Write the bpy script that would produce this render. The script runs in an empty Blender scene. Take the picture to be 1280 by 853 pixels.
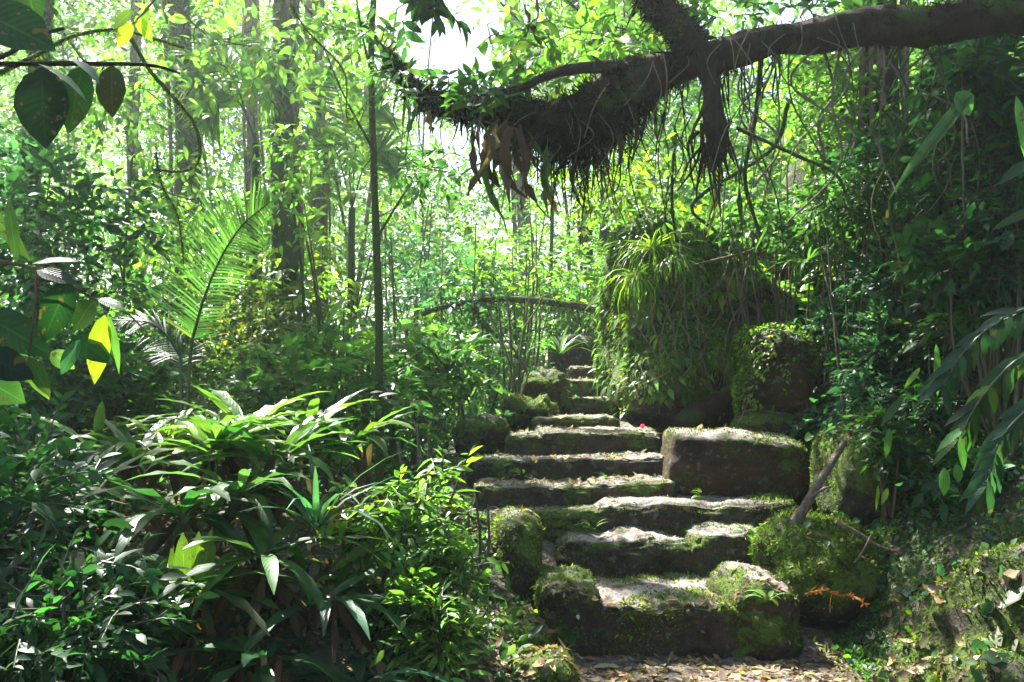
import bpy, bmesh, math, random
import numpy as np
from mathutils import Vector, noise
from mathutils.bvhtree import BVHTree

rng = np.random.default_rng(11)
random.seed(5)
SC = bpy.context.scene
COL = SC.collection
PI = math.pi

# ------------------------------------------------------------------ camera geometry (pixels of the 1280x853 photograph)
FPX, EYE_Z, HORIZON = 1108.0, 1.42, 500.0
PITCH = math.atan((HORIZON - 426.5) / FPX)


def P(px, py, d):
    u = (px - 640) / FPX
    v = (426.5 - py) / FPX
    dy = math.cos(PITCH) - v * math.sin(PITCH)
    dz = math.sin(PITCH) + v * math.cos(PITCH)
    k = d / dy
    return np.array((u * k, d, EYE_Z + dz * k))


SUN_AZ, SUN_EL = math.radians(-34), math.radians(52)
S = np.array((math.sin(SUN_AZ) * math.cos(SUN_EL), math.cos(SUN_AZ) * math.cos(SUN_EL), math.sin(SUN_EL)))


def unit(v):
    v = np.asarray(v, float)
    return v / np.maximum(np.linalg.norm(v, axis=-1, keepdims=True), 1e-9)


def smooth(a, b, x):
    t = np.clip((np.asarray(x, float) - a) / (b - a), 0, 1)
    return t * t * (3 - 2 * t)


_nd = np.random.default_rng(3)
_dirs = unit(_nd.normal(size=(24, 2)))
_ph = _nd.uniform(0, 2 * PI, 24)


def wav(x, y, s=1.0):
    """cheap smooth 2-D noise, roughly -1..1"""
    r = np.zeros(np.broadcast(x, y).shape)
    for i in range(24):
        f = s * (1 + i % 4 * 0.9)
        r = r + np.sin((x * _dirs[i, 0] + y * _dirs[i, 1]) * f + _ph[i]) / (1 + i % 4)
    return r / 5.5


# ------------------------------------------------------------------ terrain
_Y = [0, 3, 5, 5.85, 6.24, 6.62, 7.1, 7.7, 8.9, 10.3, 11.3, 12.3, 16, 30, 300]
_LX = [.05, .05, .15, .2, -.05, -.28, -.38, -.1, .25, .48, .7, .95, 1.2, 2.0, 2]
_RX = [2.0, 2.1, 1.85, 1.9, 2.1, 2.3, 2.35, 2.35, 2.2, 1.7, 1.55, 1.6, 2.0, 4.0, 4]
_ZP = [0, 0, 0, .2, .4, .55, .70, .85, 1.0, 1.2, 1.4, 1.62, 1.95, 3.2, 6.0]


def terrain(x, y):
    x = np.asarray(x, float)
    y = np.asarray(y, float)
    zp = np.interp(y, _Y, _ZP)
    l = np.maximum(np.interp(y, _Y, _LX) - x, 0)
    r = np.maximum(x - np.interp(y, _Y, _RX), 0)
    zl = np.clip(.08 * y - .12, -.3, 5)
    z = zp + (zl - zp) * smooth(0, 1.2, l)
    z = z + .42 * np.exp(-((x + 1.05) ** 2 / .7 + (y - 4.45) ** 2 / .5))
    z = z + .25 * np.exp(-((x + .1) ** 2 / .1 + (y - 5.6) ** 2 / .9))
    steep = np.interp(y, [0, 3, 9, 14, 30], [.75, .85, 1.0, .7, .3])
    bank = 3.6 * (1 - np.exp(-r * steep / 3.0))
    z = z + bank * smooth(0, .35, r)
    off = smooth(.0, .5, l + r)
    z = z + off * (.09 * wav(x, y, 1.6) + .035 * wav(x, y, 6.5)) + .014 * wav(x, y, 9)
    return z


# ------------------------------------------------------------------ mesh builder
class MB:
    def __init__(self):
        self.V, self.F, self.C, self.U, self.n = [], [], [], [], 0

    def add(self, v, f, col=(.1, .1, .1), uv=None):
        v = np.asarray(v, np.float32).reshape(-1, 3)
        f = np.asarray(f, np.int64)
        self.V.append(v)
        self.F.append(f + self.n)
        c = np.empty((len(v), 4), np.float32)
        c[:, :3] = col
        c[:, 3] = 1
        self.C.append(c)
        self.U.append(np.zeros((len(v), 3), np.float32) if uv is None else np.asarray(uv, np.float32))
        self.n += len(v)

    def mesh(self, name, off=(0, 0, 0)):
        V = np.concatenate(self.V) - np.asarray(off, np.float32)
        C = np.concatenate(self.C)
        U = np.concatenate(self.U)
        q = [f for f in self.F if f.shape[1] == 4]
        t = [f for f in self.F if f.shape[1] == 3]
        loops, starts, pos = [], [], 0
        for grp, k in ((q, 4), (t, 3)):
            if grp:
                a = np.concatenate(grp)
                loops.append(a.ravel())
                starts.append(pos + np.arange(len(a)) * k)
                pos += a.size
        loops = np.concatenate(loops).astype(np.int32)
        starts = np.concatenate(starts).astype(np.int32)
        me = bpy.data.meshes.new(name)
        me.vertices.add(len(V))
        me.vertices.foreach_set('co', V.astype(np.float32).ravel())
        me.loops.add(len(loops))
        me.loops.foreach_set('vertex_index', loops)
        me.polygons.add(len(starts))
        me.polygons.foreach_set('loop_start', starts)
        me.polygons.foreach_set('use_smooth', np.ones(len(starts), bool))
        me.update(calc_edges=True)
        a = me.attributes.new('Col', 'FLOAT_COLOR', 'POINT')
        a.data.foreach_set('color', C.ravel())
        a = me.attributes.new('lf', 'FLOAT_VECTOR', 'POINT')
        a.data.foreach_set('vector', U.ravel())
        return me

    def build(self, name, mat, parent=None, label=None):
        off = np.array(parent_world(parent)) if parent else np.zeros(3)
        me = self.mesh(name, off)
        me.materials.append(mat)
        o = bpy.data.objects.new(name, me)
        COL.objects.link(o)
        if parent:
            o.parent = parent
        if label:
            o['label'] = label
        return o

    def build_at(self, name, mat, loc):
        """top-level mesh with its origin at loc"""
        me = self.mesh(name, loc)
        me.materials.append(mat)
        o = bpy.data.objects.new(name, me)
        COL.objects.link(o)
        o.location = loc
        return o


def parent_world(p):
    v = Vector(p.location)
    while p.parent:
        p = p.parent
        v = v + p.location
    return v


def thing(name, label, cat, loc, group=None):
    o = bpy.data.objects.new(name, None)
    COL.objects.link(o)
    o.location = tuple(float(c) for c in loc)
    o.empty_display_size = .1
    return tag(o, label, cat, group)


def tag(o, label=None, cat=None, group=None, kind=None):
    if label:
        o['label'] = label
    if cat:
        o['category'] = cat
    if group:
        o['group'] = group
    if kind:
        o['kind'] = kind
    return o


def dup(o, loc, label=None):
    c = o.copy()
    COL.objects.link(c)
    c.location = loc
    if label:
        c['label'] = label
    for ch in list(o.children):
        d = ch.copy()
        COL.objects.link(d)
        d.parent = c
        for g in ch.children:
            e = g.copy()
            COL.objects.link(e)
            e.parent = d
    return c


# ------------------------------------------------------------------ leaf generators
SHAPES = {
    'tiny': ([0, .45, 1], [.0, 1, .0]),
    'lance': ([0, .18, .45, .75, 1], [.04, .75, 1, .6, .02]),
    'broad': ([0, .12, .3, .5, .7, .86, 1], [.05, .62, .95, 1, .8, .42, .02]),
    'strap': ([0, .1, .25, .4, .55, .7, .85, 1], [.35, .6, .85, 1, 1, .85, .55, .03]),
    'blade': ([0, .25, .5, .75, 1], [.9, 1, .85, .55, .02]),
    'leaflet': ([0, .3, .65, 1], [.5, 1, .75, .03]),
}


def leaves(B, p, D, N, L, W, col, shape='lance', bend=.25, fold=.18, wave=0.0, keep=None):
    p = np.asarray(p, float).reshape(-1, 3)
    n = len(p)
    if n == 0:
        return
    D = unit(np.broadcast_to(D, (n, 3)))
    N = np.broadcast_to(np.asarray(N, float), (n, 3))
    X = unit(np.cross(D, N) + 1e-5)
    N = unit(np.cross(X, D))
    L = np.broadcast_to(L, (n,)).astype(float)
    W = np.broadcast_to(W, (n,)).astype(float)
    bend = np.broadcast_to(bend, (n,)).astype(float)
    col = np.broadcast_to(np.asarray(col, float), (n, 3))
    rnd = rng.random(n)
    t, w = (np.array(a, float) for a in SHAPES[shape])
    R = len(t)
    # arc bend: leaf curls towards -N
    ang = bend[:, None] * t[None] * 1.6
    along = np.where(np.abs(bend[:, None]) > 1e-3, np.sin(ang) / np.where(np.abs(bend[:, None]) > 1e-3, bend[:, None] * 1.6, 1), t[None])
    down = np.where(np.abs(bend[:, None]) > 1e-3, (1 - np.cos(ang)) / np.where(np.abs(bend[:, None]) > 1e-3, bend[:, None] * 1.6, 1), 0)
    cen = p[:, None] + L[:, None, None] * (along[..., None] * D[:, None] - down[..., None] * N[:, None])
    nrm = np.cos(ang)[..., None] * N[:, None] + np.sin(ang)[..., None] * D[:, None]
    half = (W[:, None] * .5 * w[None])[..., None]
    wv = 0
    if wave:
        wv = wave * half * np.sin(t[None, :, None] * 19 + rnd[:, None, None] * 9)
    le = cen - X[:, None] * half + nrm * (half * fold + wv)
    ri = cen + X[:, None] * half + nrm * (half * fold - wv)
    v = np.stack([le, cen, ri], 2).reshape(n, R * 3, 3)
    f = []
    for i in range(R - 1):
        a = i * 3
        f += [(a, a + 1, a + 4, a + 3), (a + 1, a + 2, a + 5, a + 4)]
    f = np.array(f)
    f = (f[None] + (np.arange(n) * R * 3)[:, None, None]).reshape(-1, 4)
    uv = np.zeros((n, R, 3, 3))
    uv[:, :, 0, 0] = -1
    uv[:, :, 2, 0] = 1
    uv[..., 1] = t[None, :, None]
    uv[..., 2] = rnd[:, None, None]
    B.add(v.reshape(-1, 3), f, np.repeat(col, R * 3, 0), uv.reshape(-1, 3))


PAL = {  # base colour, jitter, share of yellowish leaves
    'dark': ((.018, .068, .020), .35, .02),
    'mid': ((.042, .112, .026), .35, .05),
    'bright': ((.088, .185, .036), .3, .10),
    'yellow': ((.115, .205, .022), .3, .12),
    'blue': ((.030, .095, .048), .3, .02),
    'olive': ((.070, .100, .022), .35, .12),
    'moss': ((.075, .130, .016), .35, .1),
    'mosslit': ((.115, .170, .024), .3, .08),  # brighter copy of moss, with sunlight put into its colour
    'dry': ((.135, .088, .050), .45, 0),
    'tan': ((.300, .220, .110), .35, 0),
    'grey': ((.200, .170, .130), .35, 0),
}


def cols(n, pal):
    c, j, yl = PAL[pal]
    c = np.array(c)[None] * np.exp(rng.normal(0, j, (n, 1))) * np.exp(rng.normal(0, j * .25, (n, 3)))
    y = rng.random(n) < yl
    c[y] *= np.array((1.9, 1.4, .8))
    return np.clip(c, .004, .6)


LIT = []   # (centre, radius): places the sun reaches; foliage leaves its light shafts open


def shaft_open(p, soft=.25):
    """True where a leaf may stand: not inside a sun shaft"""
    p = np.asarray(p, float)
    ok = np.ones(len(p), bool)
    for c, r in LIT:
        v = p - c
        t = v @ S
        d = np.linalg.norm(v - t[:, None] * S, axis=1)
        ok &= ~((t > .45) & (d < r * (1 + soft * rng.normal(0, .5, len(p)))))
    return ok


def sprigs(B, O, D, SL, n, L, W, pal, shape='lance', spread=.85, droop=.3, bend=.3, jit=.3, stems=None, shaft=True, opposite=False, size=.3):
    """N twigs (origins O, directions D, lengths SL), n leaves on each"""
    O = np.asarray(O, float).reshape(-1, 3)
    N = len(O)
    if N == 0:
        return
    D = unit(np.broadcast_to(D, (N, 3)))
    SL = np.broadcast_to(SL, (N,)).astype(float)
    if shaft and LIT:
        k = shaft_open(O + D * SL[:, None] * .6)
        O, D, SL = O[k], D[k], SL[k]
        N = len(O)
        if N == 0:
            return
    t = (np.arange(n) + .6) / n
    side = unit(np.cross(D, np.array((0, 0, 1.0))) + rng.normal(0, .15, (N, 3)))
    roll = rng.uniform(-.6, .6, N)
    up = unit(np.cross(side, D))
    side = side * np.cos(roll)[:, None] + up * np.sin(roll)[:, None]
    up = unit(np.cross(side, D))
    pos = O[:, None] + D[:, None] * (SL[:, None] * t)[..., None]
    pos[..., 2] -= droop * SL[:, None] * t ** 2
    sg = np.where(np.arange(n) % 2 == 0, 1.0, -1.0)
    ld = D[:, None] * (.5 + .5 * t)[None, :, None] + side[:, None] * (sg * spread)[None, :, None] + rng.normal(0, jit, (N, n, 3))
    ld[..., 2] -= droop * .8
    nn = up[:, None] + rng.normal(0, .35, (N, n, 3))
    m = N * n
    LL = L * np.exp(rng.normal(0, size, m))
    leaves(B, pos.reshape(-1, 3), ld.reshape(-1, 3), nn.reshape(-1, 3), LL, LL * (W / L), cols(m, pal), shape, bend)
    if stems is not None:
        for i in range(N):
            q = [O[i] + D[i] * SL[i] * a - np.array((0, 0, droop * SL[i] * a * a)) for a in (0, .5, 1)]
            tube(stems, q, [.006, .004, .002], 3, (.05, .05, .02))


def tube(B, pts, rad, sides=6, col=(.1, .07, .04), rough=0.0, cap=True):
    pts = np.asarray(pts, float)
    n = len(pts)
    rad = np.broadcast_to(rad, (n,)).astype(float)
    T = unit(np.gradient(pts, axis=0))
    ref = np.array((0, 0, 1.0)) if abs(T[0, 2]) < .8 else np.array((1.0, 0, 0))
    A = np.zeros((n, 3))
    a = unit(np.cross(T[0], ref))
    for i in range(n):
        a = unit(a - T[i] * (a @ T[i]))
        A[i] = a
    Bn = np.cross(T, A)
    th = np.linspace(0, 2 * PI, sides, endpoint=False)
    r = rad[:, None] * np.ones((1, sides))
    if rough:
        r = r * (1 + rough * rng.normal(0, 1, (n, sides)))
    v = pts[:, None] + r[..., None] * (np.cos(th)[None, :, None] * A[:, None] + np.sin(th)[None, :, None] * Bn[:, None])
    i = np.arange(n - 1)[:, None] * sides
    j = np.arange(sides)[None]
    jn = (j + 1) % sides
    f = np.stack([i + j, i + jn, i + sides + jn, i + sides + j], -1).reshape(-1, 4)
    uv = np.zeros((n, sides, 3))
    uv[..., 1] = np.linspace(0, 1, n)[:, None]
    B.add(v.reshape(-1, 3), f, col, uv.reshape(-1, 3))
    if cap:
        for k, fl in ((0, False), (n - 1, True)):
            ring = v[k]
            c = pts[k]
            tri = [(x, (x + 1) % sides, sides) if fl else ((x + 1) % sides, x, sides) for x in range(sides)]
            B.add(np.vstack([ring, c]), np.array(tri), col)


def curve(keys, n=16):
    """smooth curve through key points (Catmull-Rom)"""
    k = np.asarray(keys, float)
    k = np.vstack([2 * k[0] - k[1], k, 2 * k[-1] - k[-2]])
    out = []
    m = len(k) - 3
    for s in np.linspace(0, m - 1e-6, n):
        i = int(s)
        t = s - i
        a, b, c, d = k[i:i + 4]
        out.append(.5 * (2 * b + (c - a) * t + (2 * a - 5 * b + 4 * c - d) * t * t + (3 * b - a - 3 * c + d) * t ** 3))
    return np.array(out)


# ------------------------------------------------------------------ materials
def nodes(name):
    m = bpy.data.materials.new(name)
    m.use_nodes = True
    nt = m.node_tree
    nt.nodes.clear()
    out = nt.nodes.new('ShaderNodeOutputMaterial')
    return m, nt, out


def N(nt, t, **kw):
    n = nt.nodes.new(t)
    for k, v in kw.items():
        if k in ('operation', 'blend_type', 'data_type', 'attribute_name', 'noise_dimensions', 'wave_type', 'bands_direction', 'distance', 'feature', 'clamp'):
            setattr(n, k, v)
        else:
            n.inputs[k].default_value = v
    return n


def mixc(nt, f, a, b, bt='MIX'):
    n = nt.nodes.new('ShaderNodeMix')
    n.data_type = 'RGBA'
    n.blend_type = bt
    for s, val in ((0, f), (6, a), (7, b)):
        if hasattr(val, 'is_linked') or hasattr(val, 'node'):
            nt.links.new(val, n.inputs[s])
        else:
            n.inputs[s].default_value = val if s == 0 else (*val, 1)
    return n.outputs[2]


def math_(nt, op, a, b=None):
    n = nt.nodes.new('ShaderNodeMath')
    n.operation = op
    for i, val in enumerate((a, b)):
        if val is None:
            continue
        if hasattr(val, 'node'):
            nt.links.new(val, n.inputs[i])
        else:
            n.inputs[i].default_value = val
    return n.outputs[0]


def ramp(nt, x, stops):
    n = nt.nodes.new('ShaderNodeValToRGB')
    e = n.color_ramp.elements
    while len(e) < len(stops):
        e.new(.5)
    for i, (p, c) in enumerate(stops):
        e[i].position = p
        e[i].color = (*c, 1) if len(c) == 3 else c
    nt.links.new(x, n.inputs[0])
    return n.outputs[0]


def leaf_material(name, trans=.42, rough=.36, vein=False, spec=.5, relief=.2, veins=.3):
    m, nt, out = nodes(name)
    at = N(nt, 'ShaderNodeAttribute', attribute_name='Col')
    c = at.outputs['Color']
    geo = N(nt, 'ShaderNodeNewGeometry')
    nz = N(nt, 'ShaderNodeTexNoise', Scale=9.0, Detail=3.0)
    nt.links.new(geo.outputs['Position'], nz.inputs['Vector'])
    blot = ramp(nt, nz.outputs[0], [(.3, (.72, .75, .7)), (.7, (1.2, 1.15, 1.1))])
    c = mixc(nt, 1.0, c, blot, 'MULTIPLY')
    bump = None
    if vein:
        lf = N(nt, 'ShaderNodeAttribute', attribute_name='lf')
        sp = nt.nodes.new('ShaderNodeSeparateXYZ')
        nt.links.new(lf.outputs['Vector'], sp.inputs[0])
        au = math_(nt, 'ABSOLUTE', sp.outputs[0])
        rib = math_(nt, 'LESS_THAN', au, .05)
        ph = math_(nt, 'SUBTRACT', math_(nt, 'MULTIPLY', sp.outputs[1], 75.0), math_(nt, 'MULTIPLY', au, 14.0))
        sv = math_(nt, 'GREATER_THAN', math_(nt, 'SINE', ph), .86)
        lc = mixc(nt, 1.0, c, (1.9, 1.7, 1.6), 'MULTIPLY')
        c = mixc(nt, math_(nt, 'MULTIPLY', sv, veins), c, lc)
        c = mixc(nt, math_(nt, 'MULTIPLY', rib, .8), c, lc)
        # tips and edges a little worn
        nz2 = N(nt, 'ShaderNodeTexNoise', Scale=30.0, Detail=2.0)
        nt.links.new(geo.outputs['Position'], nz2.inputs['Vector'])
        spot = math_(nt, 'GREATER_THAN', nz2.outputs[0], .655)
        c = mixc(nt, math_(nt, 'MULTIPLY', spot, .75), c, (.09, .06, .02))
        bn = N(nt, 'ShaderNodeBump', Strength=relief, Distance=.004)
        nt.links.new(math_(nt, 'SINE', ph), bn.inputs['Height'])
        bump = bn.outputs[0]
    p = N(nt, 'ShaderNodeBsdfPrincipled', Roughness=rough)
    p.inputs['Specular IOR Level'].default_value = spec
    nt.links.new(c, p.inputs['Base Color'])
    tr = N(nt, 'ShaderNodeBsdfTranslucent')
    tc = mixc(nt, 1.0, c, (1.9, 2.15, 1.0), 'MULTIPLY')
    nt.links.new(tc, tr.inputs['Color'])
    if bump:
        nt.links.new(bump, p.inputs['Normal'])
    mx = N(nt, 'ShaderNodeMixShader', Fac=trans)
    nt.links.new(p.outputs[0], mx.inputs[1])
    nt.links.new(tr.outputs[0], mx.inputs[2])
    nt.links.new(mx.outputs[0], out.inputs[0])
    return m


def bark_material(name, a, b, moss=.35, scale=14):
    m, nt, out = nodes(name)
    tc = N(nt, 'ShaderNodeNewGeometry')
    mp = N(nt, 'ShaderNodeMapping')
    mp.inputs['Scale'].default_value = (1, 1, .28)
    nt.links.new(tc.outputs['Position'], mp.inputs[0])
    n1 = N(nt, 'ShaderNodeTexNoise', Scale=float(scale), Detail=8.0, Roughness=.7)
    nt.links.new(mp.outputs[0], n1.inputs['Vector'])
    n2 = N(nt, 'ShaderNodeTexNoise', Scale=3.2, Detail=6.0)
    nt.links.new(tc.outputs['Position'], n2.inputs['Vector'])
    c = ramp(nt, n1.outputs[0], [(.3, a), (.68, b)])
    mask = ramp(nt, n2.outputs[0], [(.62 - moss * .5, (0, 0, 0)), (.72 - moss * .5, (1, 1, 1))])
    c = mixc(nt, mask, c, (.045, .075, .014))
    p = N(nt, 'ShaderNodeBsdfPrincipled', Roughness=.85)
    p.inputs['Specular IOR Level'].default_value = .18
    nt.links.new(c, p.inputs['Base Color'])
    bn = N(nt, 'ShaderNodeBump', Strength=1.0, Distance=.06)
    nt.links.new(n1.outputs[0], bn.inputs['Height'])
    nt.links.new(bn.outputs[0], p.inputs['Normal'])
    nt.links.new(p.outputs[0], out.inputs[0])
    return m


def stone_material(name, dark, light, moss_bias=0.0, red=0.0):
    m, nt, out = nodes(name)
    g = N(nt, 'ShaderNodeNewGeometry')
    n1 = N(nt, 'ShaderNodeTexNoise', Scale=7.0, Detail=9.0, Roughness=.65)
    n2 = N(nt, 'ShaderNodeTexNoise', Scale=45.0, Detail=6.0, Roughness=.7)
    n3 = N(nt, 'ShaderNodeTexNoise', Scale=2.6, Detail=7.0, Roughness=.6)
    for n in (n1, n2, n3):
        nt.links.new(g.outputs['Position'], n.inputs['Vector'])
    c = ramp(nt, n1.outputs[0], [(.3, dark), (.55, tuple(.5 * (x + y) for x, y in zip(dark, light))), (.75, light)])
    fine = ramp(nt, n2.outputs[0], [(.3, (.55, .55, .55)), (.7, (1.25, 1.22, 1.18))])
    c = mixc(nt, 1.0, c, fine, 'MULTIPLY')
    sp = nt.nodes.new('ShaderNodeSeparateXYZ')
    nt.links.new(g.outputs['Normal'], sp.inputs[0])
    # upward faces mix to a mottled pale tone, sides keep the dark base
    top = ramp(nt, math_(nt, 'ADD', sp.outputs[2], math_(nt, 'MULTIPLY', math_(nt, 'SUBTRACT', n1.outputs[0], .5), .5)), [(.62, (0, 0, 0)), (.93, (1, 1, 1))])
    pale_top = ramp(nt, n2.outputs[0], [(.35, (.22, .20, .17)), (.62, (.48, .46, .42))])
    c = mixc(nt, math_(nt, 'MULTIPLY', top, .85), c, pale_top)
    n4 = N(nt, 'ShaderNodeTexNoise', Scale=19.0, Detail=3.0, Roughness=.5)
    nt.links.new(g.outputs['Position'], n4.inputs['Vector'])
    lich = ramp(nt, n4.outputs[0], [(.60, (0, 0, 0)), (.66, (1, 1, 1))])
    c = mixc(nt, math_(nt, 'MULTIPLY', lich, .55), c, (.22, .235, .18))
    damp = ramp(nt, n3.outputs[0], [(.36, (.45, .42, .4)), (.55, (1, 1, 1))])
    c = mixc(nt, 1.0, c, damp, 'MULTIPLY')
    if red:
        c = mixc(nt, math_(nt, 'MULTIPLY', ramp(nt, n3.outputs[0], [(.5, (0, 0, 0)), (.62, (1, 1, 1))]), red), c, (.10, .035, .016))
    mm = math_(nt, 'ADD', n3.outputs[0], math_(nt, 'MULTIPLY', math_(nt, 'SUBTRACT', n2.outputs[0], .5), .35))
    # moss likes the rounded arris
    arris = math_(nt, 'SUBTRACT', .12, math_(nt, 'MULTIPLY', math_(nt, 'ABSOLUTE', math_(nt, 'SUBTRACT', sp.outputs[2], .6)), .2))
    mm = math_(nt, 'ADD', mm, math_(nt, 'ADD', arris, moss_bias))
    mm = math_(nt, 'SUBTRACT', mm, math_(nt, 'MULTIPLY', ramp(nt, sp.outputs[2], [(.9, (0, 0, 0)), (.985, (1, 1, 1))]), .14 if moss_bias <= 0 else 0.03))
    mask = ramp(nt, mm, [(.54, (0, 0, 0)), (.63, (1, 1, 1))])
    mc = ramp(nt, n2.outputs[0], [(.3, (.03, .055, .010)), (.7, (.13, .18, .03))])
    c = mixc(nt, mask, c, mc)
    p = N(nt, 'ShaderNodeBsdfPrincipled', Roughness=.82)
    p.inputs['Specular IOR Level'].default_value = .22
    nt.links.new(c, p.inputs['Base Color'])
    h = math_(nt, 'ADD', math_(nt, 'ADD', n1.outputs[0], math_(nt, 'MULTIPLY', n2.outputs[0], .5)), math_(nt, 'MULTIPLY', mask, .4))
    bn = N(nt, 'ShaderNodeBump', Strength=1.0, Distance=.045)
    nt.links.new(h, bn.inputs['Height'])
    nt.links.new(bn.outputs[0], p.inputs['Normal'])
    nt.links.new(p.outputs[0], out.inputs[0])
    return m


def soil_material():
    m, nt, out = nodes('forest_soil')
    g = N(nt, 'ShaderNodeNewGeometry')
    n1 = N(nt, 'ShaderNodeTexNoise', Scale=3.0, Detail=10.0, Roughness=.7)
    n2 = N(nt, 'ShaderNodeTexNoise', Scale=38.0, Detail=6.0, Roughness=.7)
    v = N(nt, 'ShaderNodeTexVoronoi', Scale=26.0)
    for n in (n1, n2, v):
        nt.links.new(g.outputs['Position'], n.inputs['Vector'])
    c = ramp(nt, n2.outputs[0], [(.28, (.014, .010, .006)), (.5, (.045, .032, .02)), (.74, (.12, .09, .06))])
    lit = ramp(nt, v.outputs['Color'], [(.55, (0, 0, 0)), (.7, (.5, .5, .5))])
    c = mixc(nt, lit, c, (.10, .07, .04))
    at = N(nt, 'ShaderNodeAttribute', attribute_name='Col')
    sx = nt.nodes.new('ShaderNodeSeparateColor'); nt.links.new(at.outputs['Color'], sx.inputs[0])
    pale = ramp(nt, n2.outputs[0], [(.3, (.07, .05, .035)), (.5, (.19, .15, .115)), (.7, (.36, .31, .26))])
    walk = sx.outputs[0]
    c = mixc(nt, math_(nt, 'MULTIPLY', walk, .9), c, pale)
    mk = ramp(nt, math_(nt, 'SUBTRACT', n1.outputs[0], math_(nt, 'MULTIPLY', walk, .2)), [(.42, (0, 0, 0)), (.56, (1, 1, 1))])
    c = mixc(nt, mk, c, (.035, .06, .013))
    p = N(nt, 'ShaderNodeBsdfPrincipled', Roughness=.9)
    nt.links.new(c, p.inputs['Base Color'])
    bn = N(nt, 'ShaderNodeBump', Strength=1.0, Distance=.04)
    nt.links.new(math_(nt, 'ADD', n2.outputs[0], v.outputs['Distance']), bn.inputs['Height'])
    nt.links.new(bn.outputs[0], p.inputs['Normal'])
    nt.links.new(p.outputs[0], out.inputs[0])
    return m


M_LEAF = leaf_material('leaf_small', .48, .42, spec=.28)
M_BIG = leaf_material('leaf_veined', .45, .4, vein=True, spec=.25)
M_GLOSS = leaf_material('leaf_waxy', .42, .38, vein=True, spec=.38, relief=.1, veins=.25)
M_MOSS = leaf_material('moss', .35, .8, spec=.1)
M_DRY = leaf_material('dry_leaf', .25, .7, vein=True, spec=.25)
M_STEM = leaf_material('green_stem', .0, .5)
M_BARK = bark_material('mossy_bark', (.018, .013, .008), (.15, .11, .07), .62)
M_BARK_TAN = bark_material('tan_bark', (.07, .045, .028), (.27, .19, .12), .1, 22)
M_BARK_DARK = bark_material('dark_bark', (.010, .007, .005), (.055, .036, .022), .12)
M_BARK_RED = bark_material('reddish_bark', (.010, .006, .004), (.055, .030, .018), .2)
M_WOOD = bark_material('dead_wood', (.09, .065, .045), (.30, .24, .18), .0, 30)
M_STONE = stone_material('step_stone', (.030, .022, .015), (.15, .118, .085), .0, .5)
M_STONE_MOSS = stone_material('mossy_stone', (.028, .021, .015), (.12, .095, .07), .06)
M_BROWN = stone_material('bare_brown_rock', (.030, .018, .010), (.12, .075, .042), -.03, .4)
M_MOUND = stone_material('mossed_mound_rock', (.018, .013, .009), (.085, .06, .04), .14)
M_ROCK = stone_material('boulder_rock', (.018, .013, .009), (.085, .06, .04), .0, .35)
M_SOIL = soil_material()


# ------------------------------------------------------------------ ground: one sheet, dense near the steps, out to the horizon
def build_ground():
    def axis(lo, hi, near_lo, near_hi, st):
        a = list(np.arange(near_lo, near_hi, st))
        s, x = st, near_hi
        while x < hi:
            a.append(x)
            s *= 1.18
            x += s
        a.append(hi)
        s, x = st, near_lo - st
        b = []
        while x > lo:
            b.append(x)
            s *= 1.18
            x -= s
        b.append(lo)
        return np.array(b[::-1] + a)
    xs = axis(-150, 150, -4, 5, .06)
    ys = axis(-40, 180, 2.0, 13.5, .06)
    X, Y = np.meshgrid(xs, ys)
    Z = terrain(X, Y)
    nx, ny = len(xs), len(ys)
    i = np.arange(ny - 1)[:, None] * nx + np.arange(nx - 1)[None]
    f = np.stack([i, i + 1, i + nx + 1, i + nx], -1).reshape(-1, 4)
    B = MB()
    B.add(np.stack([X, Y, Z], -1).reshape(-1, 3), f, (.06, .045, .03))
    d_ = np.minimum(X - np.interp(Y, _Y, _LX), np.interp(Y, _Y, _RX) - X) + .12 * wav(X, Y, 3.3)
    B.C[0][:, 0] = (smooth(-.08, .22, d_) * (Y < 13)).ravel()   # share of trodden pale earth
    o = B.build('ground', M_SOIL)
    tag(o, kind='structure')
    return o


GROUND = build_ground()


def gz(x, y):
    return float(terrain(x, y))


def on_ground(px, py, d):
    p = P(px, py, d)
    return np.array((p[0], p[1], gz(p[0], p[1])))
# ------------------------------------------------------------------ stones
ROCKS = []   # (verts, faces) of everything hard, for scattering moss and litter on


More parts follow.
